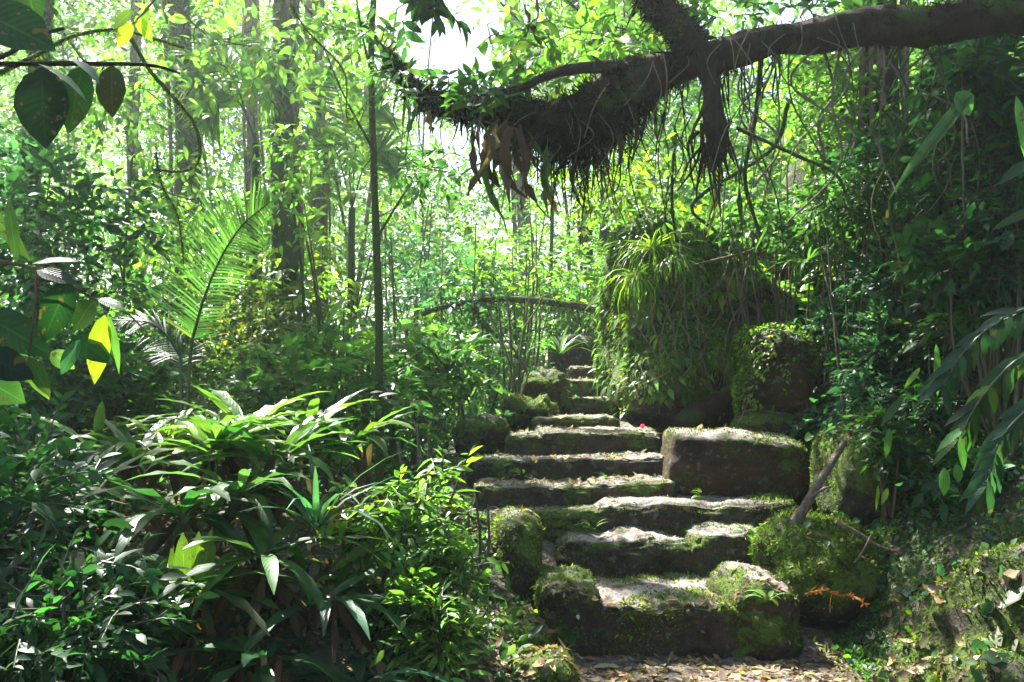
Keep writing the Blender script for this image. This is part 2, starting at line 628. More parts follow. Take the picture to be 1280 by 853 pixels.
def rock_mesh(c, half, p=4.5, cuts=14, amp=.04, freq=2.2, seed=0, rot=(0, 0, 0), fine=.012, taper=0.0, rad=0.0):
    bm = bmesh.new()
    bmesh.ops.create_cube(bm, size=2)
    bmesh.ops.subdivide_edges(bm, edges=bm.edges[:], cuts=cuts, use_grid_fill=True)
    from mathutils import Euler
    R = Euler(rot).to_matrix()
    sv = Vector((seed * 7.31, seed * 3.77, seed * 1.93))
    h = Vector(half)
    for v in bm.verts:
        q = v.co.copy()
        if rad:
            g = Vector([math.copysign(1 - (1 - abs(a)) ** 1.7, a) for a in q])
            fl = Vector((g.x * h.x, g.y * h.y, g.z * h.z))
            core = Vector([max(-(hh - rad), min(hh - rad, a)) if hh > rad else 0 for a, hh in zip(fl, h)])
            nd = (fl - core)
            nd = nd.normalized() if nd.length > 1e-6 else Vector((0, 0, 1))
            edge = core + nd * rad
            w = edge if (edge - core).length < (fl - core).length else fl
            d = noise.fractal(w * freq + sv, .9, 2.1, 4) * amp + noise.fractal(w * freq * 6 + sv, .75, 2.2, 4) * fine
            # worn hollow along the front edge of the tread and chipped corners
            chip = max(0, noise.noise(w * 3.1 + sv * 2) - .25) * .10 * (1 if nd.z > .2 and abs(nd.z) < .98 else .25)
            v.co = R @ (w + nd * (d - chip))
            continue
        k = (abs(q.x) ** p + abs(q.y) ** p + abs(q.z) ** p) ** (1 / p)
        q = q / k
        w = Vector((q.x * h.x, q.y * h.y, q.z * h.z))
        if taper:
            w.x *= 1 - taper * (q.z * .5 + .5)
            w.y *= 1 - taper * (q.z * .5 + .5)
        nd = Vector((q.x / h.x, q.y / h.y, q.z / h.z)).normalized()
        d = noise.fractal(w * freq + sv, .9, 2.1, 4) * amp + noise.fractal(w * freq * 7 + sv, .8, 2.2, 3) * fine
        v.co = R @ (w + nd * d)
    me = bpy.data.meshes.new('rock')
    bm.to_mesh(me)
    bm.free()
    for pl in me.polygons:
        pl.use_smooth = True
    vs = np.array([v.co for v in me.vertices]) + np.asarray(c)
    fs = np.array([tuple(pl.vertices) for pl in me.polygons])
    ROCKS.append((vs, fs))
    return me, vs, fs


def put(name, me, mat, loc, label, cat, group=None):
    me.name = name
    me.materials.append(mat)
    o = bpy.data.objects.new(name, me)
    COL.objects.link(o)
    o.location = tuple(float(a) for a in loc)
    return tag(o, label, cat, group)


def sample(vs, fs, n, nzmin=-2, mask=None):
    """random points and normals on a quad mesh"""
    a, b, c, d = (vs[fs[:, i]] for i in range(4))
    nr = np.cross(c - a, d - b)
    ar = np.linalg.norm(nr, axis=1)
    nr = unit(nr)
    w = ar * (nr[:, 2] > nzmin)
    if mask is not None:
        w = w * mask((a + c) / 2, nr)
    if w.sum() <= 0:
        return np.zeros((0, 3)), np.zeros((0, 3))
    i = rng.choice(len(fs), n, p=w / w.sum())
    u, v = rng.random((n, 1)), rng.random((n, 1))
    pt = a[i] * (1 - u) * (1 - v) + b[i] * u * (1 - v) + c[i] * u * v + d[i] * (1 - u) * v
    return pt, nr[i]


def moss_part(root, vs, fs, n, pal='moss', L=.02, nzmin=-.1, thr=.0, freq=3.0, name='moss', droop=.25, W=.35, arris=False):
    def mk(p, nr):
        k = np.array([noise.noise(Vector(q) * freq) for q in p])
        if arris:
            return (k + .4 * (1 - 2.4 * np.abs(nr[:, 2] - .5)) > thr).astype(float)
        return (k + .35 * nr[:, 2] > thr).astype(float)
    p, nr = sample(vs, fs, n, nzmin, mk)
    if len(p) == 0:
        return
    B = MB()
    d = nr + rng.normal(0, .55, p.shape)
    d[:, 2] -= droop
    LL = L * np.exp(rng.normal(0, .4, len(p)))
    leaves(B, p - nr * .003, d, rng.normal(size=p.shape), LL, LL * W, cols(len(p), pal), 'tiny', .3)
    o = B.build(name, M_MOSS, root)
    o['kind'] = 'stuff'
    return o


STEP_D = [5.0, 5.85, 6.24, 6.62, 7.1, 7.7, 8.9, 10.3, 11.3, 12.3]


def slab(px0, px1, ytop, ybase, d, depth, label, mat=None, moss=1500, pal='moss', p=5.0, amp=.03, thr=.12, roty=0, rad=.06, mossL=.011, cat='step stone', group='stone steps of the staircase', name='step_stone', rotz=0, rotx=0):
    px0 -= 3; px1 += 3
    a, b = P(px0, ytop, d), P(px1, ytop, d)
    base = P(px0, ybase, d)[2] - .1
    c = np.array(((a[0] + b[0]) / 2, d + depth / 2, (a[2] + base) / 2))
    half = ((b[0] - a[0]) / 2, depth / 2, (a[2] - base) / 2)
    me, vs, fs = rock_mesh(c, half, p, 30, amp * .8, 2.6, seed=len(ROCKS) + 1, rot=(rotx, roty, rotz), fine=.02, rad=min(rad, half[2] * .9))
    o = put(name, me, mat or M_STONE, c, label, cat, group)
    if moss:
        moss_part(o, vs, fs, int(moss * 2.2), pal, mossL, -.3, thr - .12, arris=True)
    return o


G = 'stone steps of the staircase'
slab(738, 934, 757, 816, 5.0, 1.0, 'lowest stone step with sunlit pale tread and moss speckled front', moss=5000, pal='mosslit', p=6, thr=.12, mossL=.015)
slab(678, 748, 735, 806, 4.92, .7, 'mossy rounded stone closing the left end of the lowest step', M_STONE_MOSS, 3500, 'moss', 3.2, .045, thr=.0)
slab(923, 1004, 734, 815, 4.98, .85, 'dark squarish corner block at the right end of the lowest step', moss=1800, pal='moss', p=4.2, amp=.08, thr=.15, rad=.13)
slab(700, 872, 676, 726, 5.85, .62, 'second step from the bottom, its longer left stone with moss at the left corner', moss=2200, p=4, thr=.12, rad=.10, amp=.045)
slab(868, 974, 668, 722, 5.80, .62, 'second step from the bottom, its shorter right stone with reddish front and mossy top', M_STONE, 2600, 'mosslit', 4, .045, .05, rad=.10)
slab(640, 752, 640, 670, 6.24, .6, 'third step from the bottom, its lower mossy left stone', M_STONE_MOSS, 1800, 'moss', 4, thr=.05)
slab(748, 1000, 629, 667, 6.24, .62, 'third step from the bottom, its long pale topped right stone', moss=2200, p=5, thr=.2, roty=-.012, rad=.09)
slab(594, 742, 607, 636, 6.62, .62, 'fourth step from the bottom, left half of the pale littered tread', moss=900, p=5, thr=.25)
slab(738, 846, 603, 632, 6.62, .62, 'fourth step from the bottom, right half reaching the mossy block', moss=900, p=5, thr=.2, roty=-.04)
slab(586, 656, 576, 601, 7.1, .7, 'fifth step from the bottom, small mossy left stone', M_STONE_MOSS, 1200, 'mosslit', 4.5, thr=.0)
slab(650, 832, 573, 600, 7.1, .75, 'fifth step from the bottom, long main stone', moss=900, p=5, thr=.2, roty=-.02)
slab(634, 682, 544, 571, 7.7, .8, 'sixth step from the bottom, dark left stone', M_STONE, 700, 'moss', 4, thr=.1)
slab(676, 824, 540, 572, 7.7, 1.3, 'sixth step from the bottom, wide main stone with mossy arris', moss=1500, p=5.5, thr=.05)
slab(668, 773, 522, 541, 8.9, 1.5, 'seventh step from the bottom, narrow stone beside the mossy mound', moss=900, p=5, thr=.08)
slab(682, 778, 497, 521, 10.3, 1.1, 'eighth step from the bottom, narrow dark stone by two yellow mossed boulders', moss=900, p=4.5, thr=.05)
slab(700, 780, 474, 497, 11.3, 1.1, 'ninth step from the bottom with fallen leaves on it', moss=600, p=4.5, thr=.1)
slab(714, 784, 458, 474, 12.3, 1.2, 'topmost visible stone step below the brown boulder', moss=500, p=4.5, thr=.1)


def boulder(px0, px1, y0, y1, d, depth, label, mat=None, moss=3000, pal='moss', p=2.8, amp=.07, thr=.0, L=.013, rot=(0, 0, 0), nzmin=-.2, cat='boulder', name='boulder', taper=0.0, cuts=16, freq=2.0):
    a, b = P(px0, y0, d), P(px1, y1, d)
    c = np.array(((a[0] + b[0]) / 2, d + depth * .4, (a[2] + b[2]) / 2))
    half = ((b[0] - a[0]) / 2, depth / 2, (a[2] - b[2]) / 2 + .02)
    me, vs, fs = rock_mesh(c, half, p, cuts, amp, freq, seed=len(ROCKS) + 1, rot=rot, fine=.014, taper=taper)
    o = put(name, me, mat or M_STONE_MOSS, c, label, cat)
    if moss:
        moss_part(o, vs, fs, moss, pal, L, nzmin, thr)
    return o, vs, fs


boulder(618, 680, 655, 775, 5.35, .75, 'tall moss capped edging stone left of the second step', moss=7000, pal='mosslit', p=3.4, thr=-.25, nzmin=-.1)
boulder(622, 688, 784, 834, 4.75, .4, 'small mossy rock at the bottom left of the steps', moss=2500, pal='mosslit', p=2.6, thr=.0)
boulder(652, 710, 468, 504, 10.1, .7, 'upper of two yellow green mossed boulders left of the steps', moss=9000, pal='moss', p=2.7, thr=-.35, L=.011, amp=.14, freq=3.2)
boulder(626, 692, 499, 538, 9.2, .7, 'lower of two yellow green mossed boulders left of the steps', moss=9000, pal='moss', p=2.7, thr=-.35, L=.011, amp=.14, freq=3.2)
boulder(568, 636, 522, 576, 8.0, .6, 'dark earthy boulder with dry moss at the left end of the sixth step', M_ROCK, 4000, 'olive', 3, thr=-.2)
boulder(738, 786, 416, 462, 13.2, .7, 'brown boulder at the very top of the steps', M_ROCK, 1200, 'olive', 2.8, thr=.1)
boulder(690, 745, 420, 470, 13.0, .8, 'earth brown boulder half hidden by ferns above the steps', M_ROCK, 1500, 'olive', 2.8, thr=.0)
BLOCK = boulder(838, 1014, 545, 622, 6.75, .85, 'long flat topped mossy block beside the fifth step, its top strewn with pale leaves', M_BROWN, 5500, 'olive', 6.5, .045, .0, rot=(0, .09, -.05), nzmin=-.3, name='stone_block', cat='stone block', cuts=20)
boulder(958, 1150, 670, 800, 5.3, 1.0, 'rounded moss covered hump right of the second step', moss=20000, pal='moss', p=2.15, amp=.13, thr=-.3, L=.015, name='mossy_hump', cat='boulder')
boulder(1050, 1196, 540, 668, 5.75, .9, 'dark boulder with a bright moss edge at the foot of the right bank', M_STONE_MOSS, 12000, 'moss', 3, thr=-.35, nzmin=-.5, name='boulder')
SMALL = boulder(936, 1044, 408, 538, 7.55, .8, 'squarish bare brown boulder under leaves right of the mossy mound', M_BROWN, 1600, 'olive', 2.25, .13, thr=.1)
boulder(925, 1075, 512, 580, 7.5, .7, 'low dark rock in the shade carrying the bare brown boulder', M_ROCK, 1500, 'moss', 3, thr=.0)
boulder(1195, 1600, 735, 1060, 3.7, 1.2, 'mossy bank rock strewn with dead leaves in the lower right corner', M_STONE_MOSS, 12000, 'moss', 2.4, .16, thr=-.1, rot=(0, -.45, .15), L=.016)
boulder(640, 722, 838, 910, 4.25, .4, 'flat mossy stone in the path below the lowest step', M_STONE_MOSS, 2500, 'moss', 3, thr=.0)
MOUND = boulder(770, 1004, 282, 545, 8.5, 1.7, 'huge mound of rock right of the upper steps, hung with green moss', M_MOUND, 0, p=3.3, amp=.34, freq=1.0, cuts=34, taper=.1, name='mossy_mound', cat='mound')
boulder(1020, 1330, 150, 420, 8.6, 2.2, 'black shaded rock wall deep behind the right-hand leaves', M_ROCK, 1500, 'moss', 3, .25, thr=.1, freq=1.0, name='rock_face', cat='rock face', cuts=24)
boulder(950, 1120, 235, 470, 9.3, 1.2, 'mossy shaded rock joining the mound to the right bank', M_MOUND, 9000, 'moss', 3, .25, thr=-.3, freq=1.2, nzmin=-.6, L=.04, name='rock_face', cat='rock face', cuts=24)
boulder(1120, 1360, 420, 640, 6.4, 1.4, 'dark overhanging rock behind the drooping leaves of the right bank', M_ROCK, 1500, 'moss', 3, .2, thr=.1, freq=1.2, cuts=22)

# moss and small plants hanging on the mound
mo, mv, mf = MOUND
B = MB()
p, nr = sample(mv, mf, 48000, -.55, lambda c, n: ((n[:, 1] < .45) & (c[:, 2] > 1.42 + .25 * np.sin(c[:, 0] * 2.2))).astype(float) * np.array([1.0 if noise.noise(Vector(q) * 1.7) > -.08 else .05 for q in c]))
d = nr * .55 + rng.normal(0, .35, p.shape)
d[:, 2] -= .9
L = .062 * np.exp(rng.normal(0, .45, len(p)))
cm = cols(len(p), 'moss'); cm[::2] = cols(len(cm[::2]), 'bright')
leaves(B, p - nr * .005, d, nr, L, L * .3, cm, 'tiny', .4)
B.build('moss', M_MOSS, mo)['kind'] = 'stuff'
B = MB()
p, nr = sample(mv, mf, 900, -.3, lambda c, n: ((n[:, 1] < .3)).astype(float) * np.array([1.0 if noise.noise(Vector(q) * 1.7 + Vector((9, 2, 4))) > .05 else .15 for q in c]))
d = nr * .8 + rng.normal(0, .4, p.shape)
d[:, 2] -= .5
L = .06 * np.exp(rng.normal(0, .35, len(p)))
leaves(B, p + nr * .03, d, nr + np.array((0, 0, .8)), L, L * .5, cols(len(p), 'bright'), 'lance', .3)
B.build('clinging_leaves', M_LEAF, mo)['kind'] = 'stuff'
# hanging strands in the sunlit moss colour down the mound's left edge
B = MB()
for k in range(16):
    x = 778 + rng.normal(8, 7)
    top = P(x + 10, 300 + rng.uniform(0, 60), 8.75)
    n = 130
    z = np.linspace(0, rng.uniform(.7, 1.5), n)
    q = top[None] + np.stack([-.12 * z / 1.4 + .03 * np.sin(z * 5 + k), -.02 * z, -z], 1) + rng.normal(0, .012, (n, 3))
    d = rng.normal(0, .6, (n, 3)) + np.array((-.2, -.3, -.5))
    leaves(B, q, d, rng.normal(size=(n, 3)), .035, .014, cols(n, 'mosslit'), 'tiny', .3)
B.build('hanging_moss', M_MOSS, mo)['kind'] = 'stuff'
B = MB()
for k in range(16):
    x0 = rng.uniform(800, 985); y0 = rng.uniform(290, 350); n = 14
    q = curve([P(x0, y0, 8.35), P(x0 + rng.normal(0, 14), y0 + 60, 8.22), P(x0 + rng.normal(0, 22), y0 + 110, 8.18), P(x0 + rng.normal(0, 30), y0 + rng.uniform(130, 200), 8.25)], n)
    tube(B, q, np.linspace(.011, .004, n), 5, rough=.12, cap=False)
B.build('creeper_stems', M_WOOD, mo)['kind'] = 'stuff'

# ------------------------------------------------------------------ where the sun gets through
for px, py, d, r in [(560, 330, 12.3, 1.0), (655, 290, 13.8, 1.1), (740, 320, 13.2, 1.0), (500, 360, 9.4, .6), (420, 330, 10.3, .9), (300, 380, 8.4, .6), (190, 280, 10.2, .9), (100, 320, 7.6, .5), (390, 290, 12.2, .8), (600, 440, 9.6, .6), (520, 270, 13.2, .9), (850, 260, 10.5, .9), (700, 440, 11, .5), (280, 250, 11.2, .9), (150, 420, 7.2, .4), (880, 180, 9, .7), (990, 180, 8.2, .6)]:
    LIT.append((P(px, py, d), r))
for px, py, d, r in [(840, 752, 5.2, .5), (760, 755, 5.2, .35), (920, 690, 5.9, .35), (800, 668, 6.0, .45), (720, 640, 5.8, .35), (860, 636, 6.4, .45), (960, 632, 6.4, .35),
                     (660, 612, 6.8, .4), (780, 606, 6.8, .4), (700, 575, 7.3, .4), (800, 572, 7.4, .35), (740, 540, 8.2, .45), (730, 515, 9.4, .4), (735, 490, 10.7, .4), (740, 465, 11.8, .4),
                     (900, 550, 6.9, .42), (970, 560, 6.9, .3), (650, 690, 5.4, .3), (655, 800, 4.8, .16), (1010, 670, 5.3, .28), (780, 835, 4.4, .4), (900, 835, 4.5, .55), (1010, 835, 4.5, .4),
                     (800, 330, 8.6, .55), (955, 440, 7.5, .35), (790, 450, 8.7, .35), (900, 300, 8.6, .5), (1020, 300, 8.0, .3), (1050, 590, 5.6, .16), (1060, 655, 5.2, .15),
                     (540, 590, 4.6, .75), (555, 700, 4.4, .6), (450, 560, 4.6, .3), (250, 525, 4.8, .4), (340, 520, 4.8, .35), (240, 690, 3.9, .09), (200, 595, 4.2, .14), (420, 620, 4.2, .14),
                     (250, 370, 5.6, .6), (120, 430, 3.4, .12), (60, 470, 3.4, .1), (155, 40, 4.0, .2), (660, 490, 10, .6), (650, 520, 9.2, .5), (600, 470, 9.5, .7), (480, 480, 8.5, .8), (560, 420, 10.5, .9),
                     (1240, 740, 3.6, .12), (1180, 760, 3.9, .1), (1240, 640, 4.2, .14), (1200, 460, 4.6, .1), (1050, 250, 7, .3)]:
    LIT.append((P(px, py, d), r + .2))

SKY_STRENGTH, SUN_STRENGTH, EXPOSURE, HAZE = .08, 5.0, 2.4, .0022
# ------------------------------------------------------------------ trees
def cloud(B, centres, R, per, n, SL, L, W, pal, shape='lance', droop=.3, stems=None, shaft=True, flat=.7, bend=.3):
    """leaf clumps: twigs radiating from points inside each clump"""
    centres = np.asarray(centres, float).reshape(-1, 3)
    k = len(centres)
    O = np.repeat(centres, per, 0) + rng.normal(0, .42, (k * per, 3)) * np.repeat(np.broadcast_to(R, (k,)), per)[:, None] * np.array((1, 1, flat))
    D = O - np.repeat(centres, per, 0) + rng.normal(0, .25, O.shape)
    D[:, 2] += .1
    sprigs(B, O, D, SL * rng.uniform(.6, 1.4, len(O)), n, L, W, pal, shape, droop=droop, stems=stems, shaft=shaft, bend=bend)


def trunk_path(px0, py0, px1, py1, d, lean=0.0, n=22, wob=.05, sink=True):
    a, b = P(px0, py0, d), P(px1, py1, d + lean)
    g = a.copy()
    g[2] = gz(a[0], a[1]) - .15
    t = np.linspace(0, 1, n)[:, None]
    lo = a if not sink else np.array((a[0], a[1], min(a[2], g[2])))
    q = lo + (b - lo) * t
    q[:, 0] += wob * np.sin(t[:, 0] * 5 + px0) + wob * .5 * np.sin(t[:, 0] * 13 + px1)
    return q


def tree(label, px0, py0, px1, py1, d, r0, r1, mat, crown=None, lianas=0, mossn=0, epi=0, lean=0.0, wob=.06, pal='bright', cat='tree', group=None, branches=3):
    q = trunk_path(px0, py0, px1, py1, d, lean, 30, wob)
    root = thing('tree', label, cat, q[0], group)
    B = MB()
    rr = np.linspace(r0, r1, len(q)) * (1 + .06 * np.sin(np.linspace(0, 20, len(q)) + px0))
    rr[:2] *= (1.5, 1.15)
    tube(B, q, rr, 12, rough=.05)
    B.build('trunk', mat, root)
    for k in range(lianas):
        B = MB()
        t = np.linspace(0, 1, len(q))
        a = rng.uniform(0, 6) + t * rng.uniform(-3, 3)
        o = r0 * rng.uniform(1.0, 1.5)
        pts = q + np.stack([np.cos(a) * o, np.sin(a) * o, 0 * a], 1)
        tube(B, pts, rng.uniform(.012, .03), 5, rough=.1)
        B.build('liana', M_BARK_TAN, root)
    if mossn:
        B = MB()
        i = rng.integers(0, len(q), mossn)
        a = rng.uniform(0, 2 * PI, mossn)
        nr = np.stack([np.cos(a), np.sin(a), 0 * a], 1)
        pts = q[i] + (q[np.minimum(i + 1, len(q) - 1)] - q[i]) * rng.random((mossn, 1)) + nr * (rr[i] * .98)[:, None]
        keep = np.array([noise.noise(Vector(v) * 2.0) > -.1 for v in pts])
        pts, nr = pts[keep], nr[keep]
        dd = nr + rng.normal(0, .5, pts.shape)
        dd[:, 2] -= .6
        leaves(B, pts, dd, rng.normal(size=pts.shape), .05, .018, cols(len(pts), 'moss'), 'tiny', .3)
        B.build('moss', M_MOSS, root)['kind'] = 'stuff'
    if mossn >= 1500:
        B = MB()
        n = 700
        i = rng.integers(0, len(q), n)
        a = rng.uniform(0, 2 * PI, n)
        nr = np.stack([np.cos(a), np.sin(a), 0 * a], 1)
        pts = q[i] + (q[np.minimum(i + 1, len(q) - 1)] - q[i]) * rng.random((n, 1)) + nr * (rr[i] * 1.15)[:, None]
        pts = pts[np.array([noise.noise(Vector(v) * 1.1) > -.05 for v in pts])]
        n = len(pts)
        dd = rng.normal(0, .7, (n, 3)); dd[:, 2] -= .6
        leaves(B, pts, dd, rng.normal(0, .5, (n, 3)) + (0, -.4, .8), .13, .06, cols(n, 'mid'), 'lance', .35)
        B.build('climbing_leaves', M_LEAF, root)['kind'] = 'stuff'
    if epi:
        B = MB()
        for k in range(epi):
            i = rng.integers(4, len(q) - 2)
            c = q[i] + rng.normal(0, .03, 3)
            m = 10
            a = rng.uniform(0, 2 * PI, m)
            dd = np.stack([np.cos(a), np.sin(a), rng.uniform(.1, 1, m)], 1)
            leaves(B, np.repeat(c[None], m, 0), dd, (0, 0, 1), rng.uniform(.25, .5, m), .04, cols(m, 'mid'), 'strap', .8)
        B.build('epiphyte', M_LEAF, root)['kind'] = 'stuff'
    if crown:
        cc, R, k, leafL, cpal = crown
        cen = np.vstack([[q[-1]], np.asarray(cc) + rng.normal(0, .5, (k, 3)) * np.asarray(R)])
        LB, SB = MB(), MB()
        cen = cen[shaft_open(cen, .1)]
        cloud(LB, cen, .75, 16, 8, .5, leafL, leafL * .42, cpal)
        if not LB.n:
            cloud(LB, q[-1:] + (0, 0, 1.2), .9, 30, 8, .5, leafL, leafL * .42, cpal, shaft=False)
        for c in cen[:min(k, 9)]:
            m = (q[-1] + c) / 2 + rng.normal(0, .2, 3)
            cv = curve([q[-2], q[-1], m, c], 10)
            if not shaft_open(curve(cv[1:], 40), .05).all():
                continue
            tube(SB, cv, np.linspace(r1 * .7, .012, 10), 6, rough=.05)
        LB.build('crown', M_LEAF, root)
        if SB.n:
            SB.build('limbs', mat, root)
    return root


# unseen crowns are placed above the frame to shade the banks; the trunks come down into the picture
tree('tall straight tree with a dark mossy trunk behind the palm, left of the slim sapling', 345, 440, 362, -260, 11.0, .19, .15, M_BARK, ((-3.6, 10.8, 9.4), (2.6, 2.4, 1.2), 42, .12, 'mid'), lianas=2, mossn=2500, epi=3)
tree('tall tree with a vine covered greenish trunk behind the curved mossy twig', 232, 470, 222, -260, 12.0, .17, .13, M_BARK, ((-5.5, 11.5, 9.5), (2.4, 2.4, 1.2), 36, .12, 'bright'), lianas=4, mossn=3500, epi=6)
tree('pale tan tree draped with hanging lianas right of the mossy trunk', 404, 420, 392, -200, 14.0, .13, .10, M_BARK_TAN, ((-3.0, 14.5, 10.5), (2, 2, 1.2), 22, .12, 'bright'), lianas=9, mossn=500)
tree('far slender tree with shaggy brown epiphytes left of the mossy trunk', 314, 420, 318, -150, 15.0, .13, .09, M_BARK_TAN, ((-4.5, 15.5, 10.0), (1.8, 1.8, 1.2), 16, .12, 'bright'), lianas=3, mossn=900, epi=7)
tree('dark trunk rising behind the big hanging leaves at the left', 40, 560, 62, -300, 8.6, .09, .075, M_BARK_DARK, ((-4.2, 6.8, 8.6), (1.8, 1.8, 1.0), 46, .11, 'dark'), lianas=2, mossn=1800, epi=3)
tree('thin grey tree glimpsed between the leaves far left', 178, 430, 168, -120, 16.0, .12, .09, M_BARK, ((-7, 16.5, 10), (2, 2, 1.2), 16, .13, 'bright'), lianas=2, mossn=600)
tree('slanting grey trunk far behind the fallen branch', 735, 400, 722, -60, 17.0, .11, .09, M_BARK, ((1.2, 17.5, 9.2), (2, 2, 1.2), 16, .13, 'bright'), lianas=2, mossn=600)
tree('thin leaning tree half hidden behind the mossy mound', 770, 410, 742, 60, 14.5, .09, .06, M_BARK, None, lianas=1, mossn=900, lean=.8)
tree('dark tree standing on the right bank behind the leafy tangle', 1110, 330, 1085, -320, 7.8, .17, .14, M_BARK_RED, ((.9, 9.3, 7.7), (1.7, 1.6, .8), 36, .11, 'dark'), lianas=6, mossn=900, epi=2)  # crown out of view, moved off the trunk to shade the right bank
tree('reddish dark trunk at the right edge behind the drooping leaves', 1205, 420, 1225, -300, 6.6, .14, .12, M_BARK_RED, ((2.7, 8.0, 7.2), (1.6, 1.5, .8), 40, .11, 'dark'), lianas=3, mossn=500)  # this unseen crown is also positioned as shade for the right bank
# unseen tree added at left, its crown set to shade the fern bank
tree('unseen broad tree added at the far left, its crown placed to shade the fern bank', -140, 500, -160, -420, 7.0, .2, .16, M_BARK, ((-3.3, 8.0, 6.8), (1.7, 1.5, .6), 80, .11, 'dark'))
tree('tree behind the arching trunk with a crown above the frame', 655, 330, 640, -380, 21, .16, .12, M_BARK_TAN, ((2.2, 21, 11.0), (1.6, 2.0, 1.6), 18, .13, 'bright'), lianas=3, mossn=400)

# slim sapling in front of the far wood
q = curve([on_ground(476, 520, 6.6) - (0, 0, .2), P(474, 440, 6.6), P(471, 320, 6.6), P(466, 180, 6.6), P(464, 60, 6.6), P(470, -60, 6.6), P(474, -300, 6.6)], 30)
root = thing('sapling', 'slim straight sapling pole with moss, standing alone left of the picture middle', 'sapling', q[0])
B = MB(); tube(B, q, np.linspace(.034, .020, 30), 8, rough=.08); B.build('trunk', M_BARK, root)
B = MB(); cloud(B, [P(450, -250, 6.6), P(400, -300, 6.6), P(470, -380, 6.6)], .45, 14, 8, .4, .11, .04, 'mid'); B.build('crown', M_LEAF, root)
B = MB()
for a, b, c in [((466, 100), (452, 40), (440, -40)), ((468, 190), (430, 120), (405, 60)), ((470, 300), (500, 250), (515, 230))]:
    tube(B, curve([P(*a, 6.6), P(*b, 6.5), P(*c, 6.4)], 8), np.linspace(.012, .005, 8), 5)
B.build('limbs', M_BARK, root)
B = MB()
i = rng.integers(0, 29, 900)
a = rng.uniform(0, 6.28, 900)
nr = np.stack([np.cos(a), np.sin(a), 0 * a], 1)
leaves(B, q[i] + (q[i + 1] - q[i]) * rng.random((900, 1)) + nr * .026, nr + rng.normal(0, .4, (900, 3)), rng.normal(size=(900, 3)), .022, .009, cols(900, 'moss'), 'tiny', .3)
B.build('moss', M_MOSS, root)['kind'] = 'stuff'
for px, top, bot, off, lab in [(402, 455, 250, 30, 'thin bent sapling stem right of the palm'), (382, 440, 235, 18, 'thinner sapling stem close behind the bent one'), (150, 500, 190, -16, 'wiry dark stem rising behind the left-hand leaves')]:
    q = curve([on_ground(px + off * .4, 500, 8.2), P(px, top, 8.2), P(px - off * .3, (top + bot) / 2, 8.3), P(px - off, bot, 8.4)], 16)
    root = thing('sapling', lab, 'sapling', q[0])
    B = MB(); tube(B, q, np.linspace(.022, .008, 16), 6, rough=.08); B.build('stem', M_BARK, root)
    B = MB(); cloud(B, [q[-1], q[-4], q[-7]], .35, 10, 7, .3, .11, .035, 'bright'); B.build('foliage', M_LEAF, root)

# ------------------------------------------------------------------ the arching trunk across the top
ARCH = curve([P(1430, 20, 4.9), P(1280, 16, 4.9), P(1160, 32, 5.0), P(1040, 42, 5.1), P(950, 56, 5.2), P(890, 74, 5.3), P(830, 88, 5.4), P(770, 120, 5.5), P(715, 158, 5.6), P(660, 148, 5.75), P(600, 134, 5.9), P(545, 128, 6.0), P(512, 104, 6.05), P(488, 72, 6.1), P(452, 32, 6.15)], 70)
ARCH[:, 2] += .025 * np.array([noise.noise(Vector(v) * 3.1) for v in ARCH]); ARCH[:, 1] += .02 * np.sin(np.arange(70) * .9)
ARCH_R = np.interp(np.linspace(0, 1, 70), [0, .1, .3, .42, .5, .58, .64, .72, .8, .9, 1], [.14, .115, .09, .105, .165, .15, .13, .07, .05, .03, .016])
root = thing('arching_tree', 'heavy dark tree trunk arching across the top right, hung with roots and moss', 'tree', (ARCH[0][0], ARCH[0][1], gz(ARCH[0][0], ARCH[0][1])))
ARCH_R = ARCH_R * (1 + .22 * np.array([noise.noise(Vector(v) * 4.3) for v in ARCH]))
B = MB(); tube(B, ARCH, ARCH_R, 18, rough=.11)
tube(B, curve([(ARCH[0][0] + 1.0, ARCH[0][1] + .2, gz(ARCH[0][0] + 1.0, 5.1) - .2), (ARCH[0][0] + .75, ARCH[0][1] + .1, 3.0), ARCH[0] + (.3, 0, -.05), ARCH[0] - (.05, 0, 0)], 12), np.linspace(.24, .17, 12), 14, rough=.05)
B.build('trunk', M_BARK_RED, root)
B = MB(); tube(B, curve([P(872, 70, 5.3), P(850, 36, 5.35), P(820, 6, 5.4), P(790, -40, 5.5), P(760, -160, 5.7)], 16), np.linspace(.10, .075, 16), 12, rough=.06); B.build('upper_limb', M_BARK_RED, root)
B = MB(); tube(B, curve([P(806, 96, 5.4), P(760, 84, 5.35), P(700, 90, 5.35), P(645, 112, 5.4), P(600, 118, 5.5)], 14), np.linspace(.05, .015, 14), 8, rough=.08); B.build('side_branch', M_BARK_DARK, root)
B = MB(); tube(B, curve([P(886, 80, 5.25), P(890, 120, 5.22), P(896, 160, 5.2), P(904, 200, 5.2)], 12), np.interp(np.linspace(0, 1, 12), [0, .35, .7, 1], [.07, .05, .085, .02]), 10, rough=.12); B.build('root_knob', M_BARK_DARK, root)
